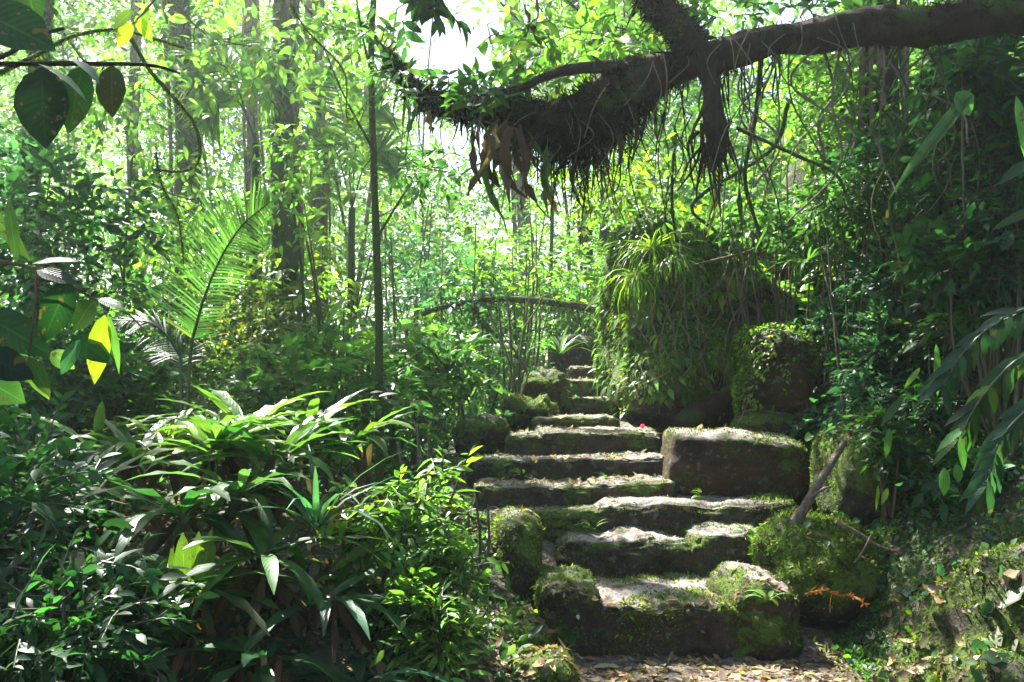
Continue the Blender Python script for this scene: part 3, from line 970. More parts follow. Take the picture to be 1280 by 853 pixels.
# shaggy dark fur of rootlets and moss
B = MB()
i = rng.integers(2, 66, 34000)
i = i[rng.random(len(i)) < np.interp(i, [2, 24, 34, 42, 54, 66], [.55, .6, 1, 1, .8, .3])]
a = rng.uniform(0, 2 * PI, len(i))
T = unit(np.gradient(ARCH, axis=0))
A = unit(np.cross(T, (0, 1.0, 0)))
Bv = np.cross(T, A)
nr = A[i] * np.cos(a)[:, None] + Bv[i] * np.sin(a)[:, None]
pts = ARCH[i] + T[i] * rng.uniform(-.03, .03, (len(i), 1)) + nr * ARCH_R[i][:, None]
kp = (i > 32) | np.array([noise.noise(Vector(v) * 5.0) > .02 for v in pts])
i, nr, pts = i[kp], nr[kp], pts[kp]
dd = nr * .45 + rng.normal(0, .55, pts.shape); dd[:, 2] -= .6
LL = .055 * np.exp(rng.normal(0, .5, len(i)))
LI = curve([P(872, 70, 5.3), P(850, 36, 5.35), P(820, 6, 5.4), P(790, -40, 5.5)], 40)
IA = i
j = rng.integers(0, 39, 3500); v3 = unit(rng.normal(size=(3500, 3)))
pts = np.vstack([pts, LI[j] + v3 * np.interp(j, [0, 39], [.095, .08])[:, None]])
d3 = v3 + rng.normal(0, .45, v3.shape); d3[:, 2] -= .5
dd = np.vstack([dd, d3]); LL = np.concatenate([LL, .045 * np.exp(rng.normal(0, .5, 3500))]); i = np.zeros(len(pts), int)
cc = np.where(rng.random((len(i), 1)) < .6, np.array((.007, .005, .003)), np.array((.022, .030, .006))) * np.exp(rng.normal(0, .3, (len(i), 1)))
LL[:len(i) - 3500] *= np.interp(IA, [0, 26, 36], [.55, .6, 1])
leaves(B, pts, dd, rng.normal(size=pts.shape), LL, LL * .1, cc, 'blade', rng.normal(.7, .6, len(LL)))
n = 6500
i = rng.integers(34, 47, n); nr = unit(rng.normal(size=(n, 3)))
pts = ARCH[i] + nr * (ARCH_R[i] * rng.uniform(.7, 1.25, n))[:, None] - np.stack([0 * i, 0 * i, np.abs(rng.normal(0, .09, n))], 1)
dd = rng.normal(0, .6, (n, 3)); dd[:, 2] -= 1.0
kp = np.array([noise.noise(Vector(v) * 3.5) > -.12 for v in pts]); pts, dd = pts[kp], dd[kp]; n = len(pts)
leaves(B, pts, dd, rng.normal(size=(n, 3)), .085 * np.exp(rng.normal(0, .75, n)), .006, np.array((.008, .006, .004)) * np.exp(rng.normal(0, .3, (n, 1))), 'blade', rng.normal(.4, .5, n))
B.build('rootlet_fur', M_MOSS, root)['kind'] = 'stuff'
B = MB()
for k in range(150):
    i = int(rng.choice([rng.integers(34, 46), rng.integers(34, 62), rng.integers(18, 34)], p=[.45, .2, .35]))
    s = ARCH[i] + rng.normal(0, .05, 3) - (0, 0, ARCH_R[i] * .8)
    Lh = abs(rng.normal(.1, .2)) + .1
    e = s + np.array((rng.normal(0, .06), rng.normal(0, .06), -Lh))
    tube(B, curve([s, (s + e) / 2 + rng.normal(0, .03, 3), e], 7), np.linspace(.007, .0025, 7), 4, (.02, .014, .009), cap=False)
for k in range(34):
    s = P(892 + rng.normal(0, 10), 150 + rng.uniform(-15, 30), 5.2) + rng.normal(0, .03, 3)
    e = s + np.array((rng.normal(0, .07), rng.normal(0, .04), -rng.uniform(.1, .5)))
    tube(B, curve([s, (s + e) / 2 + rng.normal(0, .03, 3), e], 7), np.linspace(.011, .004, 7), 4, (.02, .014, .009), cap=False)
B.build('hanging_roots', M_BARK_DARK, root)['kind'] = 'stuff'
B = MB()   # pale rootlets looping over the bark
for k in range(26):
    i = int(rng.integers(14, 44))
    s = ARCH[i] + np.array((0, -ARCH_R[i] * 1.05, rng.uniform(-.05, .12)))
    e = s + np.array((rng.normal(0, .12), -.01, -rng.uniform(.12, .4)))
    tube(B, curve([s, (s + e) / 2 + np.array((rng.normal(0, .08), -.04, 0)), e], 10), .0035, 4, (.2, .16, .12), cap=False)
B.build('pale_rootlets', M_WOOD, root)['kind'] = 'stuff'

# dead strap leaves hanging under the arching trunk
for k, (px, py, ln, w, pal) in enumerate([(590, 150, .46, .05, 'dry'), (606, 152, .36, .06, 'dry'), (618, 155, .56, .07, 'dry'), (628, 156, .62, .08, 'tan'), (638, 158, .60, .09, 'dry'), (646, 160, .44, .05, 'dry'), (660, 165, .5, .05, 'mid'), (612, 160, .68, .06, 'mid'), (690, 190, .36, .05, 'dry'), (522, 130, .3, .04, 'mid'), (536, 138, .22, .04, 'dry'), (506, 112, .4, .035, 'mid'), (776, 130, .38, .045, 'dry'), (758, 140, .36, .05, 'dry'), (742, 175, .3, .04, 'dry'), (655, 5, .36, .05, 'dry'), (670, -8, .3, .04, 'dry'), (700, 185, .42, .03, 'mid'), (722, 190, .46, .03, 'dry'), (905, 190, .62, .05, 'mid'), (892, 190, .7, .045, 'olive'), (930, 185, .66, .05, 'mid'), (878, 180, .45, .03, 'dry'), (948, 240, .4, .03, 'mid'), (596, 150, .5, .07, 'dry'), (632, 150, .52, .1, 'dry'), (650, 156, .56, .085, 'dry'), (642, 150, .7, .06, 'dry'), (624, 150, .44, .08, 'dry'), (672, 165, .4, .07, 'dry'), (684, 170, .46, .055, 'olive'), (768, 150, .4, .05, 'dry'), (790, 120, .34, .05, 'dry'), (604, 140, .6, .055, 'dry')]):
    c = P(px, py, 5.45 + .1 * math.sin(k))
    B = MB()
    brown = pal in ('dry', 'tan')
    leaves(B, c[None], np.array([(rng.normal(0, .14), rng.normal(0, .1), -1)]), np.array([(rng.normal(0, .6), -1, 0)]), ln * rng.uniform(.7, 1.15), w * rng.uniform(.5, .95), cols(1, pal) * (.6 if brown else 1), 'strap', rng.normal(0, .3), .7, 1.0)
    rel = B.V[-1] - c; tt = np.clip(-rel[:, 2] / ln, 0, 1); tw = rng.normal(0, 1.6) * tt; kx = rng.normal(0, .05)
    B.V[-1] = (c + np.stack([rel[:, 0] * np.cos(tw) - rel[:, 1] * np.sin(tw) + kx * np.sin(tt * 4.5) + rng.normal(0, .1 * w, len(tt)), rel[:, 0] * np.sin(tw) + rel[:, 1] * np.cos(tw), rel[:, 2]], 1)).astype(np.float32)
    o = B.build_at('hanging_leaf', M_DRY if brown else M_BIG, c)
    tag(o, 'withered brown strap leaf dangling below the arching trunk' if brown else 'green strap leaf dangling from the arching trunk', 'leaf', 'withered brown leaves under the arching trunk' if brown else 'green strap leaves under the arching trunk')

# green sprays growing on the arch
for lab, pts_, pal, L in [('leafy green sprig sprouting on the left part of the arching trunk', [(600, 122), (625, 108), (570, 122), (645, 100)], 'mid', .09), ('bright small leaved climber above the middle of the arching trunk', [(690, 60), (730, 40), (780, 50), (660, 45), (700, 100)], 'bright', .09), ('drooping dark sprig at the very top left of the arching trunk', [(522, -10), (535, -25), (548, -15)], 'dark', .13), ('fresh climber with pointed leaves on the thin end of the arching trunk', [(466, 50), (500, 100)], 'mid', .08),
                          ('fine fringe of leaves above the right part of the arching trunk', [(900, 14), (960, 4), (1020, 8), (1100, -2), (1180, -8), (870, 0)], 'mid', .09)]:
    root = thing('climber', lab, 'climber', P(*pts_[0], 5.5))
    B, SB = MB(), MB()
    cloud(B, [P(a, b, 5.6) for a, b in pts_], .22, 10, 6, .16, L, L * .4, pal, stems=SB, shaft=False)
    B.build('foliage', M_LEAF, root); SB.build('twigs', M_STEM, root)['kind'] = 'stuff'

# ------------------------------------------------------------------ hanging vines and lianas in the right half
def vine(px, py0, py1, d, r, mat, label, leafy=0, pal='mid', sway=.06, grp=None, dx=0):
    a, b = P(px, py0, d), P(px + dx, py1, d + rng.normal(0, .15))
    m1, m2 = a + (b - a) * .35 + rng.normal(0, sway, 3) * (1, .6, .3), a + (b - a) * .7 + rng.normal(0, sway, 3) * (1, .6, .3)
    q = curve([a, m1, m2, b], 18)
    root = thing('vine', label, 'vine', q[-1], grp)
    B = MB(); tube(B, q, np.linspace(r, r * .7, 18), 5, (.08, .06, .03), rough=.1, cap=False); B.build('stem', mat, root)
    if leafy:
        B = MB()
        i = rng.integers(0, 18, leafy)
        dd = rng.normal(0, 1, (leafy, 3)); dd[:, 2] -= .7
        leaves(B, q[i] + rng.normal(0, .02, (leafy, 3)), dd, rng.normal(0, .5, (leafy, 3)) + (0, -.3, .8), .08, .035, cols(leafy, pal), 'lance', .3)
        B.build('foliage', M_LEAF, root)
    return root


GV = 'bare thin vines hanging in the right-hand tangle'
for k in range(34):
    vine(rng.uniform(900, 1270), rng.uniform(20, 60), rng.uniform(170, 320), rng.uniform(5.0, 6.2), rng.uniform(.004, .010), M_WOOD if k % 3 else M_BARK, 'bare thin vine hanging below the right part of the arching trunk', grp=GV, sway=.12, dx=rng.normal(0, 40))
GD = 'dark vines hanging before the bright gap'
for k in range(12):
    vine(rng.uniform(740, 900), rng.uniform(110, 170), rng.uniform(230, 330), rng.uniform(5.6, 6.6), .006, M_BARK, 'thin dark vine hanging before the bright gap left of the root knob', grp=GD, sway=.05)
vine(952, 60, 300, 6.2, .02, M_BARK, 'thick straight mossy liana right of the root knob', 14, 'mid')
vine(985, 130, 290, 6.0, .016, M_BARK, 'curving green liana leaning left towards the mound', 10, 'mid', .15, dx=-90)
vine(920, 160, 250, 5.6, .014, M_BARK, 'long bowed liana sweeping right from the root knob', 4, 'mid', .1, dx=140)
vine(845, 170, 300, 5.8, .012, M_BARK, 'leafy vine hanging straight in the brightest gap', 26, 'bright')
vine(940, 290, 350, 8.0, .012, M_BARK_TAN, 'twisting pale root crossing the face of the mossy mound', 0, sway=.12, dx=-95)
vine(868, 330, 470, 8.05, .008, M_BARK_TAN, 'long pale rootlet hanging down the mossy mound', 0, sway=.06)
vine(920, 330, 480, 8.0, .007, M_BARK_TAN, 'short pale rootlet right of the long one on the mound', 0, sway=.08, dx=-40)
vine(1130, 200, 370, 6.2, .02, M_BARK, 'moss wrapped liana in the middle of the leafy right bank', 30, 'olive', .05)

# mossy twig arcs on the left
for lab, keys, d, r in [('curved mossy twig hanging in a hook before the left-hand trunks', [(160, 40), (185, 85), (215, 120), (243, 155), (250, 195), (232, 214), (190, 212)], 4.4, .012),
                        ('long thin arching twig above the tan tree', [(365, 8), (385, 40), (430, 90), (436, 150), (480, 100)], 5.0, .006),
                        ('sloping dark twig across the upper left behind the big leaves', [(-20, 100), (40, 72), (90, 46), (150, 38), (230, 60)], 4.2, .013),
                        ('slanting thin stem left of the palm', [(195, 190), (202, 230), (222, 270), (230, 330)], 4.6, .006)]:
    q = curve([P(a, b, d) for a, b in keys], 22)
    root = thing('twig', lab, 'twig', q[0])
    B = MB(); tube(B, q, np.linspace(r, r * .5, 22), 6, rough=.12); B.build('stem', M_BARK, root)
    B = MB(); n = 260; i = rng.integers(0, 21, n)
    dd = rng.normal(0, .6, (n, 3)); dd[:, 2] -= .5
    leaves(B, q[i] + (q[i + 1] - q[i]) * rng.random((n, 1)), dd, rng.normal(size=(n, 3)), .035, .008, cols(n, 'moss'), 'tiny', .3); B.build('moss', M_MOSS, root)['kind'] = 'stuff'

# fallen mossy branch far behind the steps, and dead twigs
q = curve([P(520, 395, 12.5), P(580, 378, 12.4), P(640, 374, 12.3), P(700, 380, 12.2), P(745, 388, 12.4), P(775, 405, 12.6)], 24)
root = thing('fallen_branch', 'dark mossy fallen branch lying across the wood above the upper steps', 'branch', q[0])
B = MB(); tube(B, q, np.linspace(.035, .06, 24), 9, rough=.1); B.build('bough', M_BARK, root)
B = MB(); tube(B, curve([P(590, 380, 12.4), P(605, 405, 12.2), P(625, 425, 12.0)], 8), np.linspace(.05, .02, 8), 6, rough=.1); B.build('side_branch', M_BARK, root)
B = MB(); n = 500; i = rng.integers(0, 23, n); dd = rng.normal(0, .5, (n, 3)); dd[:, 2] -= .6
leaves(B, q[i] + (q[i + 1] - q[i]) * rng.random((n, 1)) + rng.normal(0, .05, (n, 3)), dd, rng.normal(size=(n, 3)), .10, .02, cols(n, 'moss') * .4, 'tiny', .3); B.build('moss', M_MOSS, root)['kind'] = 'stuff'
for lab, keys, d, r in [('pale dead twig leaning among the shrubs above the steps', [(655, 410), (672, 385), (678, 372), (690, 368)], 10.5, .014), ('thin forked dead twig beside the pale one', [(668, 405), (676, 385), (672, 350)], 10.6, .009)]:
    q = curve([P(a, b, d) for a, b in keys], 10)
    root = thing('dead_twig', lab, 'twig', q[0]); B = MB(); tube(B, q, np.linspace(r, r * .5, 10), 5, rough=.1); B.build('stem', M_BARK_TAN, root)

# log wedged under the mound, stick leaning on the bank boulder
q = curve([P(846, 528, 8.15), P(872, 516, 8.1), P(900, 503, 8.1), P(925, 486, 8.2), P(940, 478, 8.5)], 14)
B = MB(); tube(B, q, [.05, .07, .09, .1, .1, .1, .1, .1, .1, .1, .09, .09, .08, .07], 10, rough=.07)
tag(B.build_at('log', M_BARK_RED, q[0]), 'smooth brown log wedged under the foot of the mossy mound', 'log')
q = curve([P(990, 658, 5.6), P(1002, 640, 5.6), P(1020, 610, 5.6), P(1038, 582, 5.62), P(1056, 552, 5.7)], 14)
root = thing('leaning_stick', 'grey weathered stick leaning between the third step and the bank boulder', 'stick', q[0])
B = MB(); tube(B, q, np.linspace(.036, .02, 14), 8, rough=.08); B.build('stick', M_WOOD, root)
B = MB(); tube(B, curve([P(1012, 624, 5.58), P(1028, 612, 5.5), P(1040, 608, 5.45)], 6), np.linspace(.014, .005, 6), 5, rough=.1); B.build('side_twig', M_WOOD, root)
for lab, keys, d, r in [('grey dead branch lying on the mossy hump', [(1045, 652), (1075, 668), (1100, 684), (1125, 690)], 4.95, .012), ('short dead twig sticking down on the mossy hump', [(1090, 668), (1078, 690), (1068, 704)], 4.8, .007), ('thin bare rootlet standing before the mound log', [(905, 560), (925, 525), (938, 495)], 7.5, .007)]:
    q = curve([P(a, b, d) for a, b in keys], 10)
    root = thing('dead_twig', lab, 'twig', q[0]); B = MB(); tube(B, q, np.linspace(r, r * .5, 10), 5, rough=.1); B.build('stem', M_WOOD, root)
# ------------------------------------------------------------------ shrubs
def shrub(label, px, py, d, rx, rz, pal, L=.09, nsp=90, n=8, ar=.4, droop=.3, shape='lance', ry=None, name='shrub', cat='shrub', mat=None, group=None, SL=.34, shaft=True, stemn=5, gaps=.0, opp=.85, bend=.3):
    c = P(px, py, d)
    base = np.array((c[0], c[1], gz(c[0], c[1])))
    root = thing(name, label, cat, base, group)
    ry = ry or rx
    v = unit(rng.normal(size=(nsp, 3))) * (rng.random((nsp, 1)) ** .4)
    O = c + v * np.array((rx, ry, rz))
    O[:, 2] = np.maximum(O[:, 2], terrain(O[:, 0], O[:, 1]) + .04)
    D = v * np.array((1, 1, .6)) + rng.normal(0, .35, v.shape) + (0, 0, .25)
    B, SB = MB(), MB()
    sprigs(B, O - D * .1, D, SL * rng.uniform(.6, 1.4, nsp), n, L, L * ar, pal, shape, spread=opp, droop=droop, bend=bend, stems=SB if d < 7 else None, shaft=shaft)
    for k in range(stemn):
        e = O[rng.integers(nsp)]
        s = base + rng.normal(0, .06 * rx + .02, 3) * (1, 1, 0) - (0, 0, .05)
        tube(SB, curve([s, (s + e) / 2 + rng.normal(0, .1 * rx, 3), e], 9), np.linspace(.016, .005, 9) * (1 if d < 9 else 1.6), 5, (.06, .05, .025))
    if B.n:
        B.build('foliage', mat or M_LEAF, root)
    SB.build('stems', M_STEM, root)
    return root


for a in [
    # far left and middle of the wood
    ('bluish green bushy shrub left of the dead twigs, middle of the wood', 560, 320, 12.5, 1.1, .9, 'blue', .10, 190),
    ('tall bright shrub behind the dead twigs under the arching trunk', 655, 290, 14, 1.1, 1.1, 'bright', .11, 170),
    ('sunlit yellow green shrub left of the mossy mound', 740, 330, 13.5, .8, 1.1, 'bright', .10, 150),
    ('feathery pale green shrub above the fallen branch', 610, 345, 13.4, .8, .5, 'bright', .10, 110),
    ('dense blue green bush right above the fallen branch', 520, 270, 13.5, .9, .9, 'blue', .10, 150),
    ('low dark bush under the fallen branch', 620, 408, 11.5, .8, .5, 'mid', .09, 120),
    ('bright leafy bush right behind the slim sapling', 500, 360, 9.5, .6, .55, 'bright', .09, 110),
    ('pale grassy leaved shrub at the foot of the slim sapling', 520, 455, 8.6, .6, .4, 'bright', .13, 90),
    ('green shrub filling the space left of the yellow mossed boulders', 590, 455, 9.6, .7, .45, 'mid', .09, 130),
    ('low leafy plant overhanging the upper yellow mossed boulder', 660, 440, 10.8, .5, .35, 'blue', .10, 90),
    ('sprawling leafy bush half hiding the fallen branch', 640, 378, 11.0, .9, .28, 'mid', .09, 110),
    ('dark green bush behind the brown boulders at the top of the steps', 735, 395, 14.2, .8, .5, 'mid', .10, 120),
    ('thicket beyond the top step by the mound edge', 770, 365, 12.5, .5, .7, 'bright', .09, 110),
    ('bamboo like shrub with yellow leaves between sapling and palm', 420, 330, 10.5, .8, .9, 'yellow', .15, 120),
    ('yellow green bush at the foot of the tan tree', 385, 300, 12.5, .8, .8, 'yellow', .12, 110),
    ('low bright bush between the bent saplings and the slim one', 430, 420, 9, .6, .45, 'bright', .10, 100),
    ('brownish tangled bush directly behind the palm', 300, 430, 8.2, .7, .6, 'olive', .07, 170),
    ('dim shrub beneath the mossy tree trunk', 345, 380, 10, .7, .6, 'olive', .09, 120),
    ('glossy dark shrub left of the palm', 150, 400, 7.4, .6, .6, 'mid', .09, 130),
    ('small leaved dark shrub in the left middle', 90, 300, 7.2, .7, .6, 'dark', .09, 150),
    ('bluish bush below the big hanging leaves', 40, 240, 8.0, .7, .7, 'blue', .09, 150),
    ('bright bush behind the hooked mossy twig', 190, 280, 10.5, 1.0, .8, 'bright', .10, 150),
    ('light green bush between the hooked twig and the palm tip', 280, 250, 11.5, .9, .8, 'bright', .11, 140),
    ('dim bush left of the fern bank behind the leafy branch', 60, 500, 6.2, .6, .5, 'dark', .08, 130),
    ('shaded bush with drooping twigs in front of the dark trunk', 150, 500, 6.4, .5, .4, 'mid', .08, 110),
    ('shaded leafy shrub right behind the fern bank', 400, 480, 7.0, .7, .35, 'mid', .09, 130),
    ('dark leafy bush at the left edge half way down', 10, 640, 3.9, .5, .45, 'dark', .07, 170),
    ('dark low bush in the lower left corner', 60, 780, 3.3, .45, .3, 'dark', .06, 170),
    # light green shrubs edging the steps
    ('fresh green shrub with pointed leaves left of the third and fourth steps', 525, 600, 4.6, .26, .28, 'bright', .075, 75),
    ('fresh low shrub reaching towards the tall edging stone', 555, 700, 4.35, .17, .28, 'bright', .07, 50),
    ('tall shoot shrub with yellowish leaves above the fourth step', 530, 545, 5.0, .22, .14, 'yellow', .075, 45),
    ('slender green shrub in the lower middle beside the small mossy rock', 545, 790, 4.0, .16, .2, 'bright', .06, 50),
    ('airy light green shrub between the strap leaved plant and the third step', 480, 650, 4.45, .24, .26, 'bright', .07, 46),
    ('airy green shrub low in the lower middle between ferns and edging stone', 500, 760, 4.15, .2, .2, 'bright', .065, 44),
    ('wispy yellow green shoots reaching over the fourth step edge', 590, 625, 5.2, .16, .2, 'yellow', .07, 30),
    # right bank, its shade partly put into darker leaf palettes
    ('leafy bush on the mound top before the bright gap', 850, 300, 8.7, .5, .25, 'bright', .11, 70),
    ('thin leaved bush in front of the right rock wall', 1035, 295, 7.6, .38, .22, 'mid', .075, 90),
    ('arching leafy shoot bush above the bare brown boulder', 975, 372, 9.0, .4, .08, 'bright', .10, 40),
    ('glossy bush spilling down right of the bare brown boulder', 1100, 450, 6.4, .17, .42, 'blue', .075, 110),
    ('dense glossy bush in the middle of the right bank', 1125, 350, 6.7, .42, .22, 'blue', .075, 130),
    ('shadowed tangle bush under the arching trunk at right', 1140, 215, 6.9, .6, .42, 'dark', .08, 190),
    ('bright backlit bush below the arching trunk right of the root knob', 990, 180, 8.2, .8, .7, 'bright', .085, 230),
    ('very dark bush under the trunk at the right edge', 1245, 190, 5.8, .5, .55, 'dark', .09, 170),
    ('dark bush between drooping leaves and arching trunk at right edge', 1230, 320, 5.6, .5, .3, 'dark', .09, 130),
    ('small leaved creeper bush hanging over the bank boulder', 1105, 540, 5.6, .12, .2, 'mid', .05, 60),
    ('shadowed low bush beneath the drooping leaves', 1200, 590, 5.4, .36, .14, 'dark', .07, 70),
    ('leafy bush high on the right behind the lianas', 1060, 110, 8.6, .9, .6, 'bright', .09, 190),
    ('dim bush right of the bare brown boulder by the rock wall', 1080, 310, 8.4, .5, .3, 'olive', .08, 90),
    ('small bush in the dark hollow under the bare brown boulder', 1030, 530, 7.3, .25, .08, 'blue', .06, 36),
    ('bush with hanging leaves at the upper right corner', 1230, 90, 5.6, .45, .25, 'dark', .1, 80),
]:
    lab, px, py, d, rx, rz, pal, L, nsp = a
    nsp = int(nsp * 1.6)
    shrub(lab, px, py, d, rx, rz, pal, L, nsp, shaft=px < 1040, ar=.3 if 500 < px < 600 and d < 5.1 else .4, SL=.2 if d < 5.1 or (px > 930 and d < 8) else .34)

for a in [
    ('leafy bough hanging across the top between the mossy trunk and the vine covered one', 295, 60, 8.5, .75, .35, 'bright', .10, 70),
    ('bright leafy bough above the hooked mossy twig', 150, 110, 7.5, .6, .35, 'bright', .09, 60),
    ('pale leafy bough hanging left of the slim sapling top', 420, 40, 8.0, .5, .35, 'bright', .10, 60),
    ('leafy bough below the hooked twig in front of the vine covered trunk', 225, 250, 8.5, .6, .35, 'bright', .09, 80),
    ('loose leafy bough in front of the pale tan tree', 390, 190, 9.5, .5, .4, 'bright', .10, 60),
    ('backlit leafy bough right of the bright gap above the arching trunk', 690, 50, 8.0, .6, .35, 'bright', .09, 110),
    ('backlit leafy bough above the fork of the arching trunk', 770, 40, 7.0, .45, .25, 'bright', .09, 70),
    ('thin bough with hanging leaves below the left end of the arching trunk', 540, 215, 9.0, .4, .2, 'mid', .09, 34),
    ('bright loose bough under the middle of the arching trunk', 780, 230, 9.5, .7, .4, 'yellow', .10, 90),
]:
    lab, px, py, d, rx, rz, pal, L, nsp = a
    cbo = P(px, py, d)
    root = thing('leafy_bough', lab, 'bough', cbo)
    B, SB = MB(), MB()
    O = cbo + rng.normal(0, .5, (nsp, 3)) * np.array((rx, rx, rz)); D = rng.normal(0, .6, (nsp, 3)); D[:, 2] -= .3
    sprigs(B, O, D, .3 * rng.uniform(.6, 1.4, nsp), 7, L, L * .4, pal, 'lance', droop=.4, shaft=False)
    tube(SB, curve([cbo + (-rx, .2, rz * 1.6), cbo + (-rx * .3, 0, rz * .3), cbo + (rx * .6, -.1, -rz * .2)], 12), np.linspace(.014, .004, 12), 5)
    for k in range(8):
        s_ = cbo + np.array((rng.uniform(-rx, rx * .5), 0, rz * .2)); tube(SB, curve([s_, (s_ + O[k]) / 2 + rng.normal(0, .05, 3), O[k]], 6), np.linspace(.006, .003, 6), 4)
    B.build('foliage', M_LEAF, root); SB.build('branchlets', M_BARK, root)

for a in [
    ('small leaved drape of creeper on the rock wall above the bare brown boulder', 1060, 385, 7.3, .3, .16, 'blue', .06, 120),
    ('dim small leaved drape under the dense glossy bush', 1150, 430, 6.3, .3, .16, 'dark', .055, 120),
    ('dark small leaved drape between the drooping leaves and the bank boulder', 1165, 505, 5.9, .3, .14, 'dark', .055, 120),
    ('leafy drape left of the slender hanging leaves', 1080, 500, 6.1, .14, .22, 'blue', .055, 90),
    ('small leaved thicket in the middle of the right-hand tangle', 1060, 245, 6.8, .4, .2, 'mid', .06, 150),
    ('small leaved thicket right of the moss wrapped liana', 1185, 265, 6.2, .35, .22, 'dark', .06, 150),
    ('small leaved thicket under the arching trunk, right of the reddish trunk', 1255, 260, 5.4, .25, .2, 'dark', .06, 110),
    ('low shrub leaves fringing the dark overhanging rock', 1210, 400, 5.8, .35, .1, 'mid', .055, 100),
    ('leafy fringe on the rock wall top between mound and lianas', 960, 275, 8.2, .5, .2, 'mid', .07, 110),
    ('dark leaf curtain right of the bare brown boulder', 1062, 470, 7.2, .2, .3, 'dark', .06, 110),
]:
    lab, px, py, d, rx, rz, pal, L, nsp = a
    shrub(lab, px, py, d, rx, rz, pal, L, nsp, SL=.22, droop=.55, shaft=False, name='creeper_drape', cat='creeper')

# pale leaves spilling down the lit left side of the brown boulder
root = thing('creeper', 'sunlit creeper of small pale leaves spilling over the left side of the bare brown boulder', 'creeper', P(960, 420, 7.9))
sm, sv, sf = SMALL
B = MB()
p, nr = sample(sv, sf, 1500, -.6, lambda c, n: ((n[:, 0] < -.4) & (n[:, 1] < .75)).astype(float) + ((n[:, 2] > .6) * .5))
dd = nr + rng.normal(0, .5, p.shape); dd[:, 2] -= .6
leaves(B, p + nr * .03, dd, nr + (0, 0, .5), .05, .024, cols(len(p), 'yellow'), 'lance', .35)
B.build('foliage', M_LEAF, root)

# ------------------------------------------------------------------ rosettes: nest ferns and strap plants on the left bank
def rosette(label, px, py, d, n, L, W, pal, up=(.2, 1.1), bend=.9, name='nest_fern', cat='fern', mat=None, wave=.25, arc=(0, 2 * PI), dead=0, shape='strap', lit=0):
    c = P(px, py, d)
    root = thing(name, label, cat, c)
    a = rng.uniform(*arc, n)
    el = rng.uniform(*up, n)
    dd = np.stack([np.cos(a), np.sin(a), el], 1)
    LL = L * rng.uniform(.6, 1.15, n)
    B = MB()
    leaves(B, c + dd * .03, dd, np.stack([0 * a, 0 * a, 1 + 0 * a], 1) - dd * .3, LL, W * rng.uniform(.7, 1.2, n), cols(n, pal), shape, bend * rng.uniform(.4, 1.3, n), .22, wave)
    B.build('fronds', mat or M_GLOSS, root)
    if dead:
        B = MB()
        a = rng.uniform(*arc, dead)
        dd = np.stack([np.cos(a) * .5, np.sin(a) * .5, -rng.uniform(.5, 1.2, dead)], 1)
        leaves(B, np.repeat(c[None], dead, 0) + rng.normal(0, .04, (dead, 3)), dd, rng.normal(size=(dead, 3)), L * rng.uniform(.5, .9, dead), W * .7, cols(dead, 'dry') * .6, 'strap', .2, .5, .6)
        B.build('dead_fronds', M_DRY, root)
    return root


for a in [
    ('large nest fern on top of the left bank, sunlit tips, below the palm', 265, 545, 4.7, 32, .55, .075, 'bright', (.3, 1.4), .8, 12),
    ('nest fern crowning the bank left of the strap leaved plant', 345, 560, 4.6, 30, .5, .07, 'mid', (.3, 1.4), .8, 12),
    ('nest fern on the upper left of the bank with yellowed frond', 170, 560, 4.9, 28, .5, .065, 'mid', (.2, 1.2), .8, 8),
    ('dark nest fern in the middle of the bank with long level fronds', 225, 640, 4.2, 20, .6, .08, 'dark', (-.1, .8), .9, 16),
    ('nest fern low on the bank with bright notched upright fronds', 245, 735, 3.8, 18, .45, .07, 'mid', (.1, .9), .7, 10),
    ('nest fern low left with fanned narrow fronds', 150, 730, 3.7, 18, .45, .06, 'mid', (.0, .8), .8, 6),
    ('dark nest fern at the right foot of the bank with a silvery frond', 410, 745, 4.0, 20, .45, .055, 'blue', (.0, .7), .9, 12),
    ('dark fern in the shade at the bottom of the left bank', 330, 820, 3.6, 14, .42, .065, 'dark', (.0, .7), .9, 14),
    ('small glossy fern at the bottom edge left of the middle', 450, 850, 3.7, 14, .4, .055, 'blue', (.1, .8), .9, 6),
    ('nest fern at the back right of the bank behind the light green shrub', 440, 540, 5.4, 22, .5, .075, 'mid', (.3, 1.3), .8, 6),
    ('pale nest fern on the crest of the bank between the two largest ferns', 305, 530, 5.1, 24, .5, .08, 'bright', (.4, 1.5), .8, 4),
    ('yellow tipped nest fern on the crest left of the palm stalk', 205, 535, 5.2, 20, .5, .08, 'yellow', (.4, 1.5), .8, 6),
    ('green nest fern on the crest right of the palm below the bent saplings', 385, 530, 5.3, 24, .5, .08, 'bright', (.3, 1.4), .8, 6),
    ('narrow leaved fern left of the crest in half shade', 120, 545, 5.2, 24, .55, .055, 'mid', (.2, 1.3), .8, 4),
    ('arching fern low in front of the crest, half lit', 300, 600, 4.3, 22, .5, .07, 'mid', (.1, 1.1), .9, 10),
    ('wide dark fern in front of the strap leaved plant', 330, 690, 3.9, 18, .5, .07, 'mid', (-.1, .8), .9, 12),
    ('dim fern at the left edge of the picture below the leafy branch', 60, 600, 4.6, 20, .55, .06, 'dark', (.1, 1.0), .9, 6),
    ('shaded fern in the lower left under the dark bush', 90, 690, 3.8, 16, .45, .05, 'dark', (.1, .9), .9, 4),
]:
    lab, px, py, d, n, L, W, pal, up, bend, dead = a
    py += 24 if py < 610 else 8
    rosette(lab, px, py, d, n, L, W, pal, up, bend, dead=dead)
